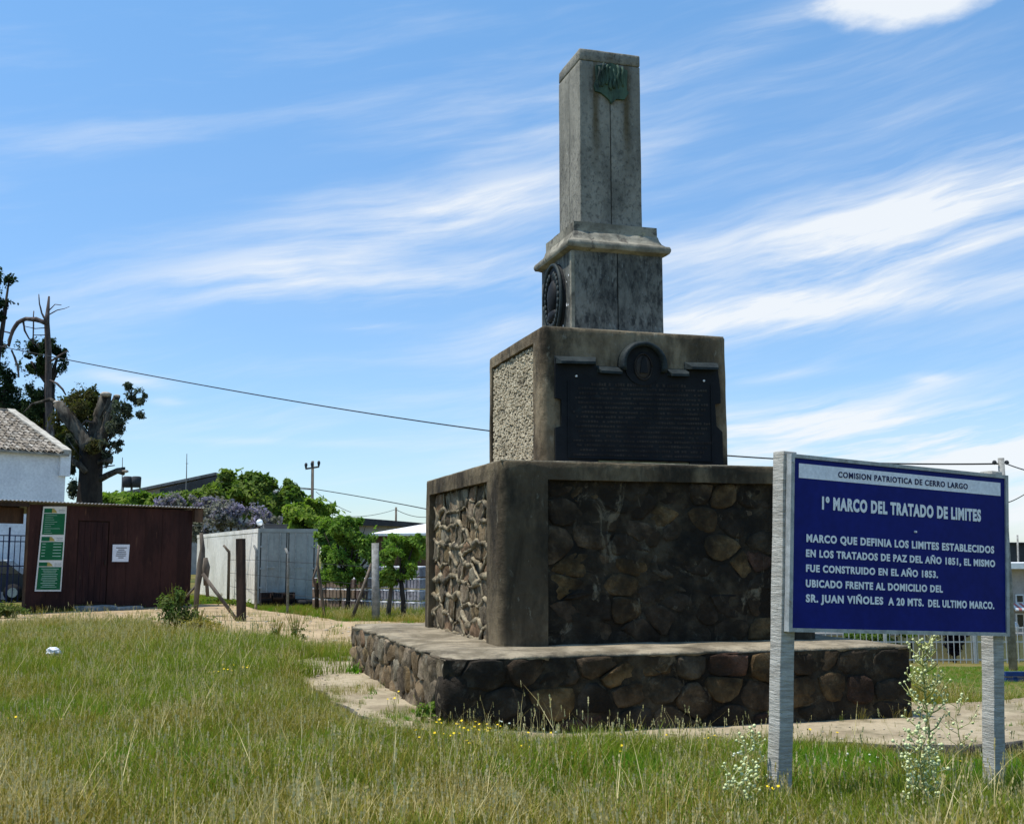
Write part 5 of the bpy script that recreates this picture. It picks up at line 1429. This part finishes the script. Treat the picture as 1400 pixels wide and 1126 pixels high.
for (u, vb, vt, ut, v2, Y_, c_), lab in zip(bent, ('dark concrete fence post with its bent tip against the white container side', 'slim pale concrete fence post with bent tip at the container corner', 'slim pale concrete fence post with bent tip in front of the container doors')):
    pole_px('fence_post', lab, [(u, vb), (u + 1.2, vt + 3), (u + 1, vt), (ut + 1, v2)], Y_, [4.2, 4, 4, 3], M_concpost if c_ == 'pale' else M_woodg, group=GP)
pole_px('leaning_stake', 'thin crooked wooden stake leaning at the left end of the stacked bundles', [(444, 845), (438, 800), (434, 770), (436, 745)], 30.2, [4, 5, 4, 3], M_woodg, extra=[('branch', [at(434, 772, 30.2), at(428, 790, 30.2), at(432, 805, 30.2)], [.03, .03, .02])])
t = pole_px('round_post', 'thick round grey concrete-like post with a slanting brace left of the monument', [(514, 850), (513.5, 800), (513, 742)], 29, [11.5, 10.5, 10], M_concpost, sides=12)
pole_px('brace_pole', 'slanting pale wooden pole propped against the thick round grey post', [(480, 848), (494, 810), (508, 770)], 29.2, [5, 4.5, 4], M_woodg)
pole_px('short_post', 'short dark wooden post between the container and the stacked bundles', [(433, 836), (433, 800), (432, 790)], 33.9, [6, 6, 5], M_woodd)
# strands of fence wire
t = thing('fence_wire', 'thin wire strands strung between the yard fence posts', 'wire', (0, 0, 0))
for (za, zb2) in ((-.0, 0), (-.45, -.45), (-.9, -.9)):
    m2 = MB(); P_ = [at(312, 765, 40), at(350, 765, 34.5), at(393, 768, 33), at(436, 770, 30.2), at(508, 775, 29)]
    m2.tube([p + Vector((0, 0, za)) for p in P_], .006, 4); m2.build('strand', M_wire, t)

# ------------------------------------------------------------------ stacked bundles
def bundle_mesh(m, wd, hg, dp, ribs):
    mb = MB()
    for k in range(ribs):
        a_ = wd / ribs * k; c = (a_ + wd / ribs / 2 - wd / 2, 0, hg * .46); n_ = 6
        mb.box((c[0], 0, hg * .46), (wd / ribs - .012, dp, hg * .84))
    me = mb.mesh('bundle', m); bm = bmesh.new(); bm.from_mesh(me); bmesh.ops.bevel(bm, geom=bm.edges[:], offset=.012, segments=1, affect='EDGES'); bm.to_mesh(me); bm.free(); return me
def make_bundle(m, wd, hg, grp):
    t = thing('wrapped_bundle', 'x', 'bundle', (0, 0, 0), 0, grp); link('contents', bundle_mesh(m, wd, hg, .6, 4), t)
    mb = MB(); mb.box((0, 0, hg * .91), (wd * .96, .60, .035)); me = mb.mesh('wrapping', M_film); subdiv(me, .12); rough(me, .02, 9, random.random() * 9); link('wrapping', me, t); return t
G1, G2 = 'brown wrapped bundles stacked in rows', 'grey wrapped bundles stacked in rows'
protoB = [make_bundle(M_bundleb, .62, .30, G1), make_bundle(M_bundleg, .50, .31, G2)]
used = [False, False]
def put(kind, x, y, z, lab, rot):
    o = protoB[kind] if not used[kind] else copy_tree(protoB[kind]); used[kind] = True
    o.location = (x, y, z); o.rotation_euler = (0, 0, rot); o['label'] = lab
rows = ['bottom row', 'second row', 'third row', 'fourth row', 'top row']; nth = ['first', 'second', 'third', 'fourth', 'fifth', 'sixth', 'seventh', 'eighth', 'ninth', 'tenth']
PA, PB = at(436, 830, 35.6), at(512, 836, 34.0); PA.z = PB.z = 0; nB = int((PB - PA).length / .66) + 1
dr_ = (PB - PA).normalized()
for r in range(3):
    for c in range(nB):
        p = PA + dr_ * (.33 + c * .66 + random.uniform(-.03, .03)); put(0, p.x, p.y + random.uniform(-.05, .05), .04 + r * .315, '%s brown wrapped bundle from the left in the %s' % (nth[c], rows[r]), math.atan2(dr_.y, dr_.x))
PA2, PB2 = at(516, 838, 33.6), at(582, 842, 32.4); PA2.z = PB2.z = 0; dr2 = (PB2 - PA2).normalized(); nG = int((PB2 - PA2).length / .54) + 1
for r in range(4):
    for c in range(nG):
        p = PA2 + dr2 * (.1 + c * .54 + random.uniform(-.03, .03)); put(1, p.x, p.y + random.uniform(-.04, .04), .04 + r * .33, '%s grey wrapped bundle right of the round post in the %s' % (nth[c], rows[r]), math.atan2(dr2.y, dr2.x))

# ------------------------------------------------------------------ far buildings, poles and wires
# warehouse with a sloping grey roof
wh = at(150, 670, 105); t = thing('warehouse', 'long grey warehouse roof sloping up behind the green trees at left', 'warehouse', (wh.x, 105, 0))
p0, p1, p2 = at(150, 677, 105), at(297, 646, 105), at(335, 661, 105)
m2 = MB(); m2.prism([(p0.x - wh.x, 0), (p2.x - wh.x, 0), (p2.x - wh.x, p2.z - .3), (p1.x - wh.x, p1.z - .3), (p0.x - wh.x, p0.z - .3)], 0, 22); m2.build('wall', M_plaster, t)
for (a_, b_) in ((p0, p1), (p1, p2)):
    n_ = 8
    for k in range(n_):
        q0 = a_.lerp(b_, k / n_); q1 = a_.lerp(b_, (k + 1) / n_ - .004); m2 = MB(); m2.prism([(q0.x - wh.x, q0.z - .25), (q1.x - wh.x, q1.z - .25), (q1.x - wh.x, q1.z), (q0.x - wh.x, q0.z)], -.6, 22.5); m2.build('roof_sheet', M_far, t)
m2 = MB(); fq = [at(218, 668, 104), at(297, 650, 104), at(297, 668, 104), at(218, 676, 104)]; m2.prism([(q.x - wh.x, q.z) for q in fq][::-1], -.9, -.62); m2.build('gable_sheet', M_fard, t)
for u, lab in ((174, 'squat dark water tank on legs at the left end of the warehouse roof'), (196 - 10, 'squat dark water tank right of the other on the warehouse roof')):
    b_ = at(u, 666, 100); t = thing('water_tank', lab, 'tank', (b_.x, 100, 0), 0, 'water tanks above the warehouse')
    hz = at(u, 651, 100).z; m2 = MB(); m2.tube([(0, 0, b_.z), (0, 0, hz - .08), (0, 0, hz)], [.40, .42, .32], 14); m2.build('tank', M_fard, t, True)
    for sx_ in (-.35, .35):
        m2 = MB(); m2.box2((sx_ - .05, -.05, 0), (sx_ + .05, .05, b_.z)); m2.build('leg', M_far, t)
for (u, va, vb, lab) in ((167, 625, 660, 'thin mast aerial above the water tanks'), (255, 620, 652, 'thin mast aerial above the middle of the warehouse roof')):
    a_, b_ = at(u, vb, 103), at(u + .5, va, 103); t = thing('aerial_mast', lab, 'aerial', (a_.x, 103, 0)); m2 = MB(); m2.tube([(0, 0, 0), (0, 0, a_.z), (b_.x - a_.x, 0, b_.z)], [.06, .05, .03], 5); m2.build('mast', M_far, t)
    m2 = MB(); m2.tube([(-.12, 0, b_.z - .9), (.12, 0, b_.z - .9)], .02, 4); m2.build('crossbar', M_far, t)


def util_pole(label, u, vb, vt, Y_, arm, rpx, m=M_woodg, lean=0):
    a_, b_ = at(u, vb, Y_), at(u + lean, vt, Y_); z0_ = min(a_.z, h(a_.x, Y_)); t = thing('utility_pole', label, 'pole', (a_.x, Y_, z0_)); r = rpx / 2 * Y_ / F
    m2 = MB(); m2.tube([(0, 0, 0), (b_.x - a_.x, 0, b_.z - z0_)], [r * 1.2, r * .9], 9); m2.build('shaft', m, t, True); H_ = b_.z - z0_; X_ = b_.x - a_.x
    if arm:
        k = arm * Y_ / F; m2 = MB(); m2.box((X_, -.1, H_ - .55 * 90 / 90), (2 * k, .10, .13), Matrix.Rotation(R(-9), 3, 'Y')); m2.build('crossarm', M_woodg, t)
        for s_ in (-.92, -.05, .92):
            m2 = MB(); zz_ = H_ - .5 + s_ * k * .16; m2.tube([(X_ + s_ * k, -.1, zz_), (X_ + s_ * k, -.1, zz_ + .28), (X_ + s_ * k, -.1, zz_ + .42)], [.07, .13, .08], 7); m2.build('insulator', M_fard, t, True)
    return t
tpw = util_pole('tall power pole with crossarm and three insulators behind the green trees', 427.5, 705, 630, 90, 9.5, 4.2)
m2 = MB(); q = at(427, 668, 90) - Vector(tpw.location); m2.tube([q, q + Vector((-1.2, -.3, .1))], .04, 5); la = m2.build('lamp_arm', M_concpost, tpw); m2 = MB(); m2.ball(q + Vector((-1.35, -.3, .08)), .22, 8, 5, (1.3, .7, .4)); m2.build('lamp_head', M_concpost, tpw, True)
util_pole('short distant pole above the white roof left of the monument', 541.5, 712, 693, 120, 0, 3)
def wire(label, pts, r, grp='overhead wires'):
    t = thing('overhead_wire', label, 'wire', tuple(pts[0]), 0, grp); m2 = MB(); m2.tube([Vector(p) - pts[0] for p in pts], r, 4, cap=False); m2.build('cable', M_wire, t, True)
def wire_px(label, pxs, Ya, Yb, r):
    ua, ub = pxs[0][0], pxs[-1][0]; A_ = at(ua, 700, Ya); B_ = at(ub, 700, Yb); fr2 = Frame(A_, B_ - A_); pts = []
    # smooth: quadratic between samples
    us = np.linspace(ua, ub, 40); vs_ = np.interp(us, [p[0] for p in pxs], [p[1] for p in pxs])
    if len(pxs) >= 3: vs_ = np.polyval(np.polyfit([p[0] for p in pxs], [p[1] for p in pxs], min(3, len(pxs) - 1)), us)
    for u, v in zip(us, vs_):
        s_, z_ = fr2.px(u, v); q = fr2.A + fr2.d * s_; pts.append(Vector((q.x, q.y, z_)))
    wire(label, pts, r)
wire_px('long dark cable sagging from the upper left past the monument to the roadside pole', [(-30, 468), (95, 491), (280, 528), (480, 561), (665, 588), (1005, 624), (1190, 632), (1365, 634)], 44, 24, .018)
wire_px('wire from the power pole sagging right toward the monument', [(428, 668), (500, 680), (585, 696)], 90, 70, .03)
wire_px('wire from the power pole crossing left over the trees', [(300, 670), (380, 668), (428, 669)], 90, 90, .03)
wire_px('steeper wire dropping right from the power pole', [(432, 672), (455, 688), (480, 700)], 90, 88, .02)
wire_px('low wire running right from the power pole to the short distant pole', [(428, 698), (480, 706), (541, 696)], 90, 120, .025)
wire_px('thin wire right of the short distant pole', [(541, 696), (560, 704), (590, 706)], 120, 118, .03)
# dark and white sheds beyond the fence
t = thing('dark_roofed_shed', 'far shed with a low dark roof above the fence trees', 'shed', (at(500, 720, 85).x, 85, 0))
ox = t.location.x; a_, b_, c_, d_ = at(440, 712, 85), at(468, 706, 85), at(556, 713, 85), at(590, 716, 85)
m2 = MB(); m2.prism([(a_.x - ox, 0), (d_.x - ox, 0), (d_.x - ox, d_.z - .25), (a_.x - ox, a_.z - .25)], 0, 12); m2.build('wall', M_plaster, t)
m2 = MB(); m2.prism([(a_.x - ox, a_.z - .25), (d_.x - ox, d_.z - .25), (d_.x - ox, d_.z), (c_.x - ox, c_.z), (b_.x - ox, b_.z), (a_.x - ox, a_.z)], -.5, 12.4); m2.build('roof', M_fard, t)
t = thing('white_roofed_shed', 'far shed with a bright white roof just left of the monument', 'shed', (at(560, 725, 62).x, 62, 0)); ox = t.location.x
a_, b_ = at(505, 729, 62), at(600, 728, 62); c_ = at(600, 710, 72); d_ = at(548, 714, 72)
m2 = MB(); m2.add([(a_.x - ox, 0, a_.z), (b_.x - ox, 0, b_.z), (b_.x - ox + .5, 10, c_.z), (a_.x - ox + 3.2, 10, c_.z - .1), (a_.x - ox, 0, a_.z - .12), (b_.x - ox, 0, b_.z - .12), (b_.x - ox + .5, 10, c_.z - .12), (a_.x - ox + 3.2, 10, c_.z - .22)],
             [(0, 1, 2, 3), (7, 6, 5, 4), (0, 4, 5, 1), (1, 5, 6, 2), (2, 6, 7, 3), (3, 7, 4, 0)]); m2.build('roof', M_farw, t)
m2 = MB(); m2.box2((a_.x - ox + .1, .3, 0), (b_.x - ox, 9.5, a_.z - .14)); m2.build('wall', M_wood, t)

# right side: roadside pole, fence, wall, house
rp = util_pole('leaning grey roadside pole partly hidden behind the blue sign', 1385.5, 915, 626, 24, 0, 9.5, M_concpost, -17)
for (dx_, r_) in ((-.13, .05), (.13, .05)):
    q = at(1368, 632, 24) - Vector(rp.location); m2 = MB(); m2.ball(q + Vector((dx_, 0, .0)), r_, 8, 5); m2.build('insulator', M_fard, rp, True)
wire_px('wire leaving the roadside pole toward the upper right edge', [(1374, 633), (1400, 642), (1440, 650)], 24, 20, .012)
wire_px('lower wire running from the roadside pole to the right edge', [(1372, 688), (1385, 684), (1400, 676), (1450, 655)], 24, 20, .012)
Yw = 31.0; zg = h(12, Yw); wl = at(1160, 870, Yw)
t = thing('yellow_wall', 'low yellow painted wall behind the pale metal fence at right', 'wall', (wl.x, Yw, zg - .1))
wtop = at(1300, 868, Yw).z - (zg - .1)
for k in range(22): m2 = MB(); m2.box2((k * .62 - 1, 0, 0), (k * .62 - .392, .15, wtop + .0)); m2.build('panel', M_yellow, t)
m2 = MB(); m2.box2((-1, -.03, wtop + .003), (12.6, .18, wtop + .06)); m2.build('coping', M_plaster, t)
Yf = 29.8; fb = h(11, Yf); t = thing('metal_fence', 'pale vertical bar fence in front of the yellow wall', 'fence', (at(1150, 880, Yf).x, Yf, fb)); ox = t.location.x
ftop = at(1300, 856, Yf).z - fb; frail = at(1300, 878, Yf).z - fb
for zz_ in (frail, .08, ftop - .05): m2 = MB(); m2.box2((-.5, -.012, zz_), (9, .012, zz_ + .035)); m2.build('rail', M_fence, t)
bar = MB(); bar.box2((-.009, -.03, 0), (.009, -.013, ftop)); bme = bar.mesh('bar', M_fence)
for k in range(60): link('bar', bme, t, (-.4 + k * .15, 0, 0))
for k in range(4): m2 = MB(); m2.box2((1.1 + k * 2.3, -.045, 0), (1.17 + k * 2.3, .03, ftop + .05)); m2.build('fence_post', M_fence, t)
bb = px_blobs([(1172, 872, 14, 8), (1198, 872, 16, 8), (1226, 870, 16, 9), (1246, 874, 8, 7)], 30.4, .8); base = at(1205, 890, 30.4); base.z = h(base.x, 30.4)
tree('hedge', 'green leafy hedge behind the fence right of the platform', base, bb, 2600, .06, L_mid, [([Vector((b[0], b[1], base.z)), Vector(b[:3])], [.03, .02]) for b in bb], cat='hedge', thr=-.3)
bb = px_blobs([(1306, 866, 17, 9), (1305, 880, 12, 9), (1305, 890, 7, 6)], 30.4, .8); base = at(1305, 905, 30.4)
tree('dark_shrub', 'dark purple shrub clipped to a point behind the fence below the sign', base, bb, 2200, .07, L_purple, [([base, at(1305, 880, 30.4)], [.05, .03])], cat='shrub', thr=-.5, shell=.2)
# blue rail bench-like barrier
Yr_ = 20; zr = h(9.2, Yr_); t = thing('blue_barrier', 'low blue metal rail at the right edge beyond the sign', 'barrier', (at(1376, 930, Yr_).x, Yr_, zr)); ox = t.location.x
for v_ in (920, 929): m2 = MB(); z_ = at(1385, v_, Yr_).z - zr; m2.box2((-.02, -.03, z_ - .045), (2.5, .03, z_ + .03)); m2.build('rail', M_bluem, t)
for xx in (.14, 1.4, 2.3): m2 = MB(); m2.box2((xx, -.0, 0), (xx + .05, .05, at(1385, 925, Yr_).z - zr)); m2.build('leg', M_bluem, t)
m2 = MB(); m2.box2((-.02, .1, 0), (2.5, .5, .12)); m2.build('kerb_base', M_concpost, t)
# house at right edge
Yh = 48; t = thing('street_house', 'pale house with white eaves and a striped awning at the right edge', 'house', (at(1376, 800, Yh).x, Yh, h(20, Yh))); ox = t.location.x; zh = t.location.z
def hz(v): return at(1390, v, Yh).z - zh
m2 = MB(); m2.box2((-2, 0, 0), (6, 6, hz(776))); m2.build('wall', M_plaster, t)
m2 = MB(); m2.box2((-2.3, -.7, hz(777)), (6.3, 6.2, hz(769))); m2.build('roof_slab', M_farw, t)
def hx(u): return at(u, 800, Yh).x - ox
for (ua, ub, va, vb) in ((1376, 1382, 786, 810), (1387, 1398, 812, 824), (1386, 1397, 838, 858)):
    m2 = MB(); m2.box2((hx(ua), -.05, hz(vb)), (hx(ub), -.005, hz(va))); wf = m2.build('window', M_farw, t); m2 = MB(); m2.box2((hx(ua) + .05, -.08, hz(vb) + .05), (hx(ub) - .05, -.052, hz(va) - .05)); m2.build('pane', M_glass, wf)
for k in range(16):
    xa = hx(1377) + k * .13; m2 = MB(); m2.add([(xa, -.06, hz(824)), (xa + .13, -.06, hz(824)), (xa + .13, -.7, hz(831)), (xa, -.7, hz(831)), (xa, -.7, hz(833.5)), (xa + .13, -.7, hz(833.5)), (xa + .13, -.04, hz(826)), (xa, -.04, hz(826))], [(0, 1, 2, 3), (3, 2, 5, 4), (4, 5, 6, 7)]); m2.build('awning_stripe', M_pink if k % 2 else M_farw, t)
t2 = thing('satellite_dish', 'small white satellite dish on the wall of the house at the right edge', 'dish', (at(1386, 858, 47.4).x, 47.4, at(1386, 858, 47.4).z))
m2 = MB(); n = 14; vs = [(0, .05, 0)] + [(.22 * math.cos(2 * math.pi * i / n), -.03, .28 * math.sin(2 * math.pi * i / n)) for i in range(n)] + [(0, .07, 0)]
m2.add(vs, [(0, 1 + i, 1 + (i + 1) % n) for i in range(n)] + [(n + 1, 1 + (i + 1) % n, 1 + i) for i in range(n)]); m2.build('bowl', M_farw, t2, True); m2 = MB(); m2.tube([(0, .05, 0), (0, .6, -.1)], .03, 5); m2.build('bracket', M_fard, t2)
t = thing('dark_building', 'dark brown block rising behind the pale house at the right edge', 'building', (at(1370, 760, 70).x, 70, h(30, 70))); zb3 = t.location.z
m2 = MB(); m2.box2((-6, 0, 0), (12, 8, at(1390, 743, 70).z - zb3)); m2.build('wall', M_fard, t); m2 = MB(); m2.box2((-6.1, -.15, at(1390, 743, 70).z - zb3), (12.1, 8.1, at(1390, 741, 70).z - zb3)); m2.build('parapet', M_fard, t)
util_pole('slim pole in front of the dark block at the right edge', 1391, 785, 731, 60, 0, 2.6, M_concpost)

# ------------------------------------------------------------------ weeds and flowers
def budplant(label, base, top_z, spread, nb, nbud, r_stem, seed, levels=(.3, 1.0), cat='weed', name='tall_weed'):
    rg = random.Random(seed); t = thing(name, label, cat, tuple(base)); H_ = top_z - base.z
    st_ = MB(); st_.tube([(0, 0, -.03), (.02, 0, H_ * .4), (-.01, .01, H_ * .8), (0, 0, H_)], [r_stem, r_stem * .8, r_stem * .55, r_stem * .3], 6); st_.build('stem', L_weed, t, True)
    bd = MB(); lf = MB()
    for i in range(nb):
        t_ = levels[0] + (levels[1] - levels[0]) * (i + rg.random()) / nb; z_ = H_ * t_; a_ = i * 2.4 + rg.uniform(-.4, .4); L = spread * (.45 + .75 * (1 - abs(t_ - .6) * 1.1)) * rg.uniform(.7, 1.15)
        p0_ = Vector((0, 0, z_)); p1_ = p0_ + Vector((math.cos(a_) * L * .55, math.sin(a_) * L * .55, L * .30)); p2_ = p0_ + Vector((math.cos(a_) * L, math.sin(a_) * L, L * rg.uniform(.6, .95)))
        br = MB(); br.tube([p0_, p1_, p2_], [r_stem * .6, r_stem * .45, r_stem * .3], 5); br.build('branch', L_weed, t, True)
        for k in range(nbud):
            s_ = .35 + .65 * (k + .5) / nbud; q = p0_.lerp(p1_, s_ * 2) if s_ < .5 else p1_.lerp(p2_, s_ * 2 - 1)
            e_ = q + Vector((rg.uniform(-1, 1), rg.uniform(-1, 1), rg.uniform(.2, 1))).normalized() * rg.uniform(.025, .075)
            bd.tube([q, e_], .0022, 3); bd.ball(e_, rg.uniform(.008, .0135), 6, 4)
        q = p1_; d_ = Vector((math.cos(a_ + .8), math.sin(a_ + .8), .3)); s2 = d_.cross(Vector((0, 0, 1))).normalized() * .009
        lf.add([q, q + d_ * .04 + s2, q + d_ * .10, q + d_ * .04 - s2], [(0, 1, 2, 3)])
    tag(bd.build('bud', L_weedbud, t, True), kind='stuff'); lf.build('leaves', L_weed, t, fix=False)
    return t
b0 = Vector((3.02, 8.6, h(3.02, 8.6))); tz = at(1266, 884, 8.6).z
budplant('tall pale branching weed with round cream buds standing between the sign posts', Vector((at(1267, 1000, 9.1).x, 9.1, h(3, 9.1))), at(1266, 880, 9.1).z, .150, 27, 5, .011, 5, (.36, 1.0))
budplant('low bushy weed thick with cream buds at the foot of the tall pale weed', Vector((at(1260, 1060, 7.5).x, 7.5, h(2.9, 7.5))), at(1258, 1010, 7.5).z, .11, 26, 6, .006, 9, (.25, 1.0), name='bud_weed')
budplant('thin sprawling weed growing close left of the right sign post', Vector((at(1310, 1000, 9.6).x, 9.6, h(3.8, 9.6))), at(1310, 960, 9.6).z, .16, 10, 3, .005, 12, (.3, 1.0), name='thin_weed')


def flower_plant(label, base, n, hgt, spread, m, r, group, seed, name, disc=True):
    rg = random.Random(seed); t = thing(name, label, 'flower', tuple(base), 0, group); stm = MB(); fl = MB()
    for i in range(n):
        a_ = rg.uniform(0, 6.28); q = Vector((math.cos(a_), math.sin(a_), 0)) * spread * math.sqrt(rg.random()); e_ = q + Vector((rg.uniform(-.02, .02), rg.uniform(-.02, .02), hgt * rg.uniform(.7, 1.1)))
        stm.tube([q * .3 + Vector((0, 0, -.02)), q * .8 + Vector((0, 0, hgt * .5)), e_], .0022, 3)
        if disc:
            vs = [e_ + Vector((0, 0, .006))] ; tl_ = Vector((rg.uniform(-.4, .4), rg.uniform(-.9, .1), 1)).normalized(); u_ = tl_.cross(Vector((1, .2, 0))).normalized(); w_ = tl_.cross(u_)
            for k in range(10): rr = r * (1 if k % 2 else .72); vs.append(e_ + (u_ * math.cos(k * .628) + w_ * math.sin(k * .628)) * rr + tl_ * .003)
            fl.add(vs, [(0, 1 + k, 1 + (k + 1) % 10) for k in range(10)]); fl.ball(e_, r * .4, 6, 3)
        else: fl.ball(e_, r * rg.uniform(.7, 1.2), 6, 4, (1, 1, .7))
    stm.build('stem', G_green, t, fix=False); fl.build('blossom', m, t, fix=False); return t
YG = 'yellow wildflowers in the grass'
spots = [(632, 1006, 9, 'bright yellow wildflowers thickest at the broken near corner of the platform'), (650, 1003, 6, 'yellow wildflowers just right of the broken platform corner'), (668, 998, 5, 'yellow wildflowers under the left end of the dark platform front'), (600, 1004, 3, 'pair of yellow wildflowers left of the platform corner'),
         (538, 965, 4, 'yellow wildflowers by the pale path left of the platform'), (690, 1004, 3, 'yellow wildflowers below the black stones of the platform'), (720, 1002, 2, None), (755, 1000, 2, None), (785, 998, 2, None), (800, 1012, 2, None), (845, 1001, 3, 'yellow wildflowers under the middle of the platform front'), (875, 998, 2, None),
         (905, 1020, 2, None), (955, 998, 4, 'yellow wildflowers on a tall stem left of the left sign post'), (970, 992, 3, None), (965, 1020, 2, None), (1115, 990, 1, 'single yellow flower on the pale slab edge right of the left sign post'), (1152, 990, 1, 'single yellow flower before the dark platform under the sign'), (1313, 1034, 3, 'yellow flower beside the foot of the right sign post'),
         (1062, 1094, 3, 'yellow flower at the foot of the left sign post'), (985, 1088, 1, None), (320, 925, 8, 'loose clump of yellow wildflowers in the meadow left of centre'), (345, 918, 4, 'small yellow flowers right of the meadow clump'), (288, 925, 3, None), (92, 996, 2, 'yellow flower low in the left foreground grass'), (24, 1010, 2, 'yellow flower at the far left of the foreground'), (14, 990, 1, None),
         (580, 1018, 3, None), (770, 1045, 2, None), (720, 1040, 2, None), (860, 1040, 2, None), (640, 1030, 4, None), (610, 1022, 3, None)]
for i, (u, v, n, lab) in enumerate(spots):
    p = G(u, v + 12, -.02); p.z = h(p.x, p.y); flower_plant(lab or 'small yellow wildflower among the grass in front of the monument', p, n, .20 * random.uniform(.8, 1.2), .07 + .012 * n, M_yflow, .013 if n > 1 else .016, YG, i, 'yellow_wildflower')
WG = 'white flower clusters in the grass'
for i, (u, v, n, sp, lab) in enumerate(((1012, 1050, 8, .10, 'white flower heads lower left of the left sign post'), (872, 996, 4, .08, 'few white flower heads under the platform front'),
                                    (680, 998, 5, .14, 'pale flower heads against the black platform stones'), (760, 996, 5, .16, 'pale flower heads under the middle of the dark platform front'), (1180, 1035, 5, .14, 'scattered pale heads in the lush grass under the sign'), (1275, 1000, 7, .12, 'pale heads at the slab edge behind the tall weed'))):
    p = G(u, v + 10, -.03); p.z = h(p.x, p.y); flower_plant(lab, p, n, .20, sp, M_wflow, .011, WG, 50 + i, 'white_wildflower', False)


def bush(name, label, base, blobs, n, size, m, hgt, cat='shrub'):
    t = thing(name, label, cat, tuple(base)); mb = leaves(blobs, n, size, -.3, 4, .6, .2); mb.build('leaves', m, t, fix=False); st_ = MB()
    for k in range(14):
        a_ = random.uniform(0, 6.28); r = random.uniform(.1, .45) * hgt; st_.tube([(0, 0, -.02), (math.cos(a_) * r * .5, math.sin(a_) * r * .5, hgt * .6), (math.cos(a_) * r, math.sin(a_) * r, hgt * random.uniform(.9, 1.25))], [.008, .006, .003], 4)
    st_.build('stem', G_olive, t); return t
budplant('pale budding weed close left of the left sign post', Vector((at(1030, 1100, 7.9).x, 7.9, h(2, 7.9))), at(1034, 1006, 7.9).z, .09, 13, 3, .004, 21, (.3, 1.0), name='bud_weed')
budplant('smaller pale weed at the bottom edge left of the left sign post', Vector((at(1015, 1120, 7.2).x, 7.2, h(1.5, 7.2))), at(1012, 1062, 7.2).z, .10, 12, 4, .004, 23, (.3, 1.0), name='bud_weed')
p = G(240, 862); bush('scrub_bush', 'ragged green and brown scrub bush at the right corner of the shed', p, [(0, 0, .35, .42, .35, .35), (-.15, 0, .55, .3, .3, .3), (.3, .1, .25, .35, .3, .25), (.55, 0, .18, .3, .3, .18), (.05, 0, .75, .16, .2, .22)], 2600, .045, L_shrub, .85)
p = G(268, 868); bush('dry_bush', 'low straw coloured bush right of the scrub bush', p, [(0, 0, .18, .4, .3, .2), (.35, 0, .14, .3, .3, .16)], 700, .04, G_olive, .45)
p = G(404, 878); bush('grass_clump', 'tall thin weed clump standing up before the dirt road', p, [(0, 0, .2, .14, .14, .24), (.15, 0, .15, .12, .12, .2)], 220, .03, L_shrub, .55)
p = G(376, 880); bush('grass_clump', 'smaller thin weed clump left of the taller one before the dirt road', p, [(0, 0, .15, .12, .12, .18)], 150, .03, L_shrub, .42)
p = G(10, 846); bush('green_weeds', 'green weeds growing at the foot of the gate at the far left', p, [(0, 0, .2, .6, .3, .25), (-.7, 0, .2, .5, .3, .22)], 1400, .05, L_shrub, .4)
p = G(578, 985); bush('bright_weed', 'bright green leafy weed against the left side of the platform', p, [(0, 0, .08, .14, .1, .09), (.08, .05, .12, .08, .08, .08)], 260, .028, L_lime, .14)
p = G(340, 830); bush('verge_weeds', 'low green weeds at the foot of the white container', at(300, 824, 39.5), [(0, 0, .0, 1.2, .3, .22), (1.6, -2, -.0, .9, .3, .2)], 1500, .06, L_mid, .3)
# white scrap of plastic in the grass
p = G(72, 905); m2 = MB(); m2.ball((0, 0, 0), .10, 10, 7); me = m2.mesh('plastic_scrap', M_plastic)
for v in me.vertices: v.co = Vector((v.co.x * 1.2, v.co.y, v.co.z * .55)) + mnoise.noise_vector(Vector(v.co) * 14) * .05
me.update(); tag(link('plastic_scrap', me, None, (p.x, p.y, .16)), 'crumpled white plastic scrap lying in the meadow grass at left', 'litter')

# loose stones on the dirt (uncountable)
m2 = MB()
for _ in range(1100):
    if random.random() < .75:
        y = random.uniform(19.5, 38); x = random.uniform(-.48 * y, 2)
        if not inpoly(x, y, ROAD): continue
        r = random.uniform(.012, .045)
    else:
        y = random.uniform(10.6, 17); x = random.uniform(-3.4, 7)
        if not inpoly(x, y, SLAB) or on_platform(x, y): continue
        r = random.uniform(.006, .020)
    m2.ball((x, y, (zs(x) + .008 if inpoly(x, y, SLAB) else h(x, y) + .022)), r, 5, 3, (random.uniform(.8, 1.6), 1, .5))
tag(m2.build('loose_stones', M_sandst, None, True), 'loose pale stones scattered over the dirt road and the paved apron', 'gravel', kind='stuff')
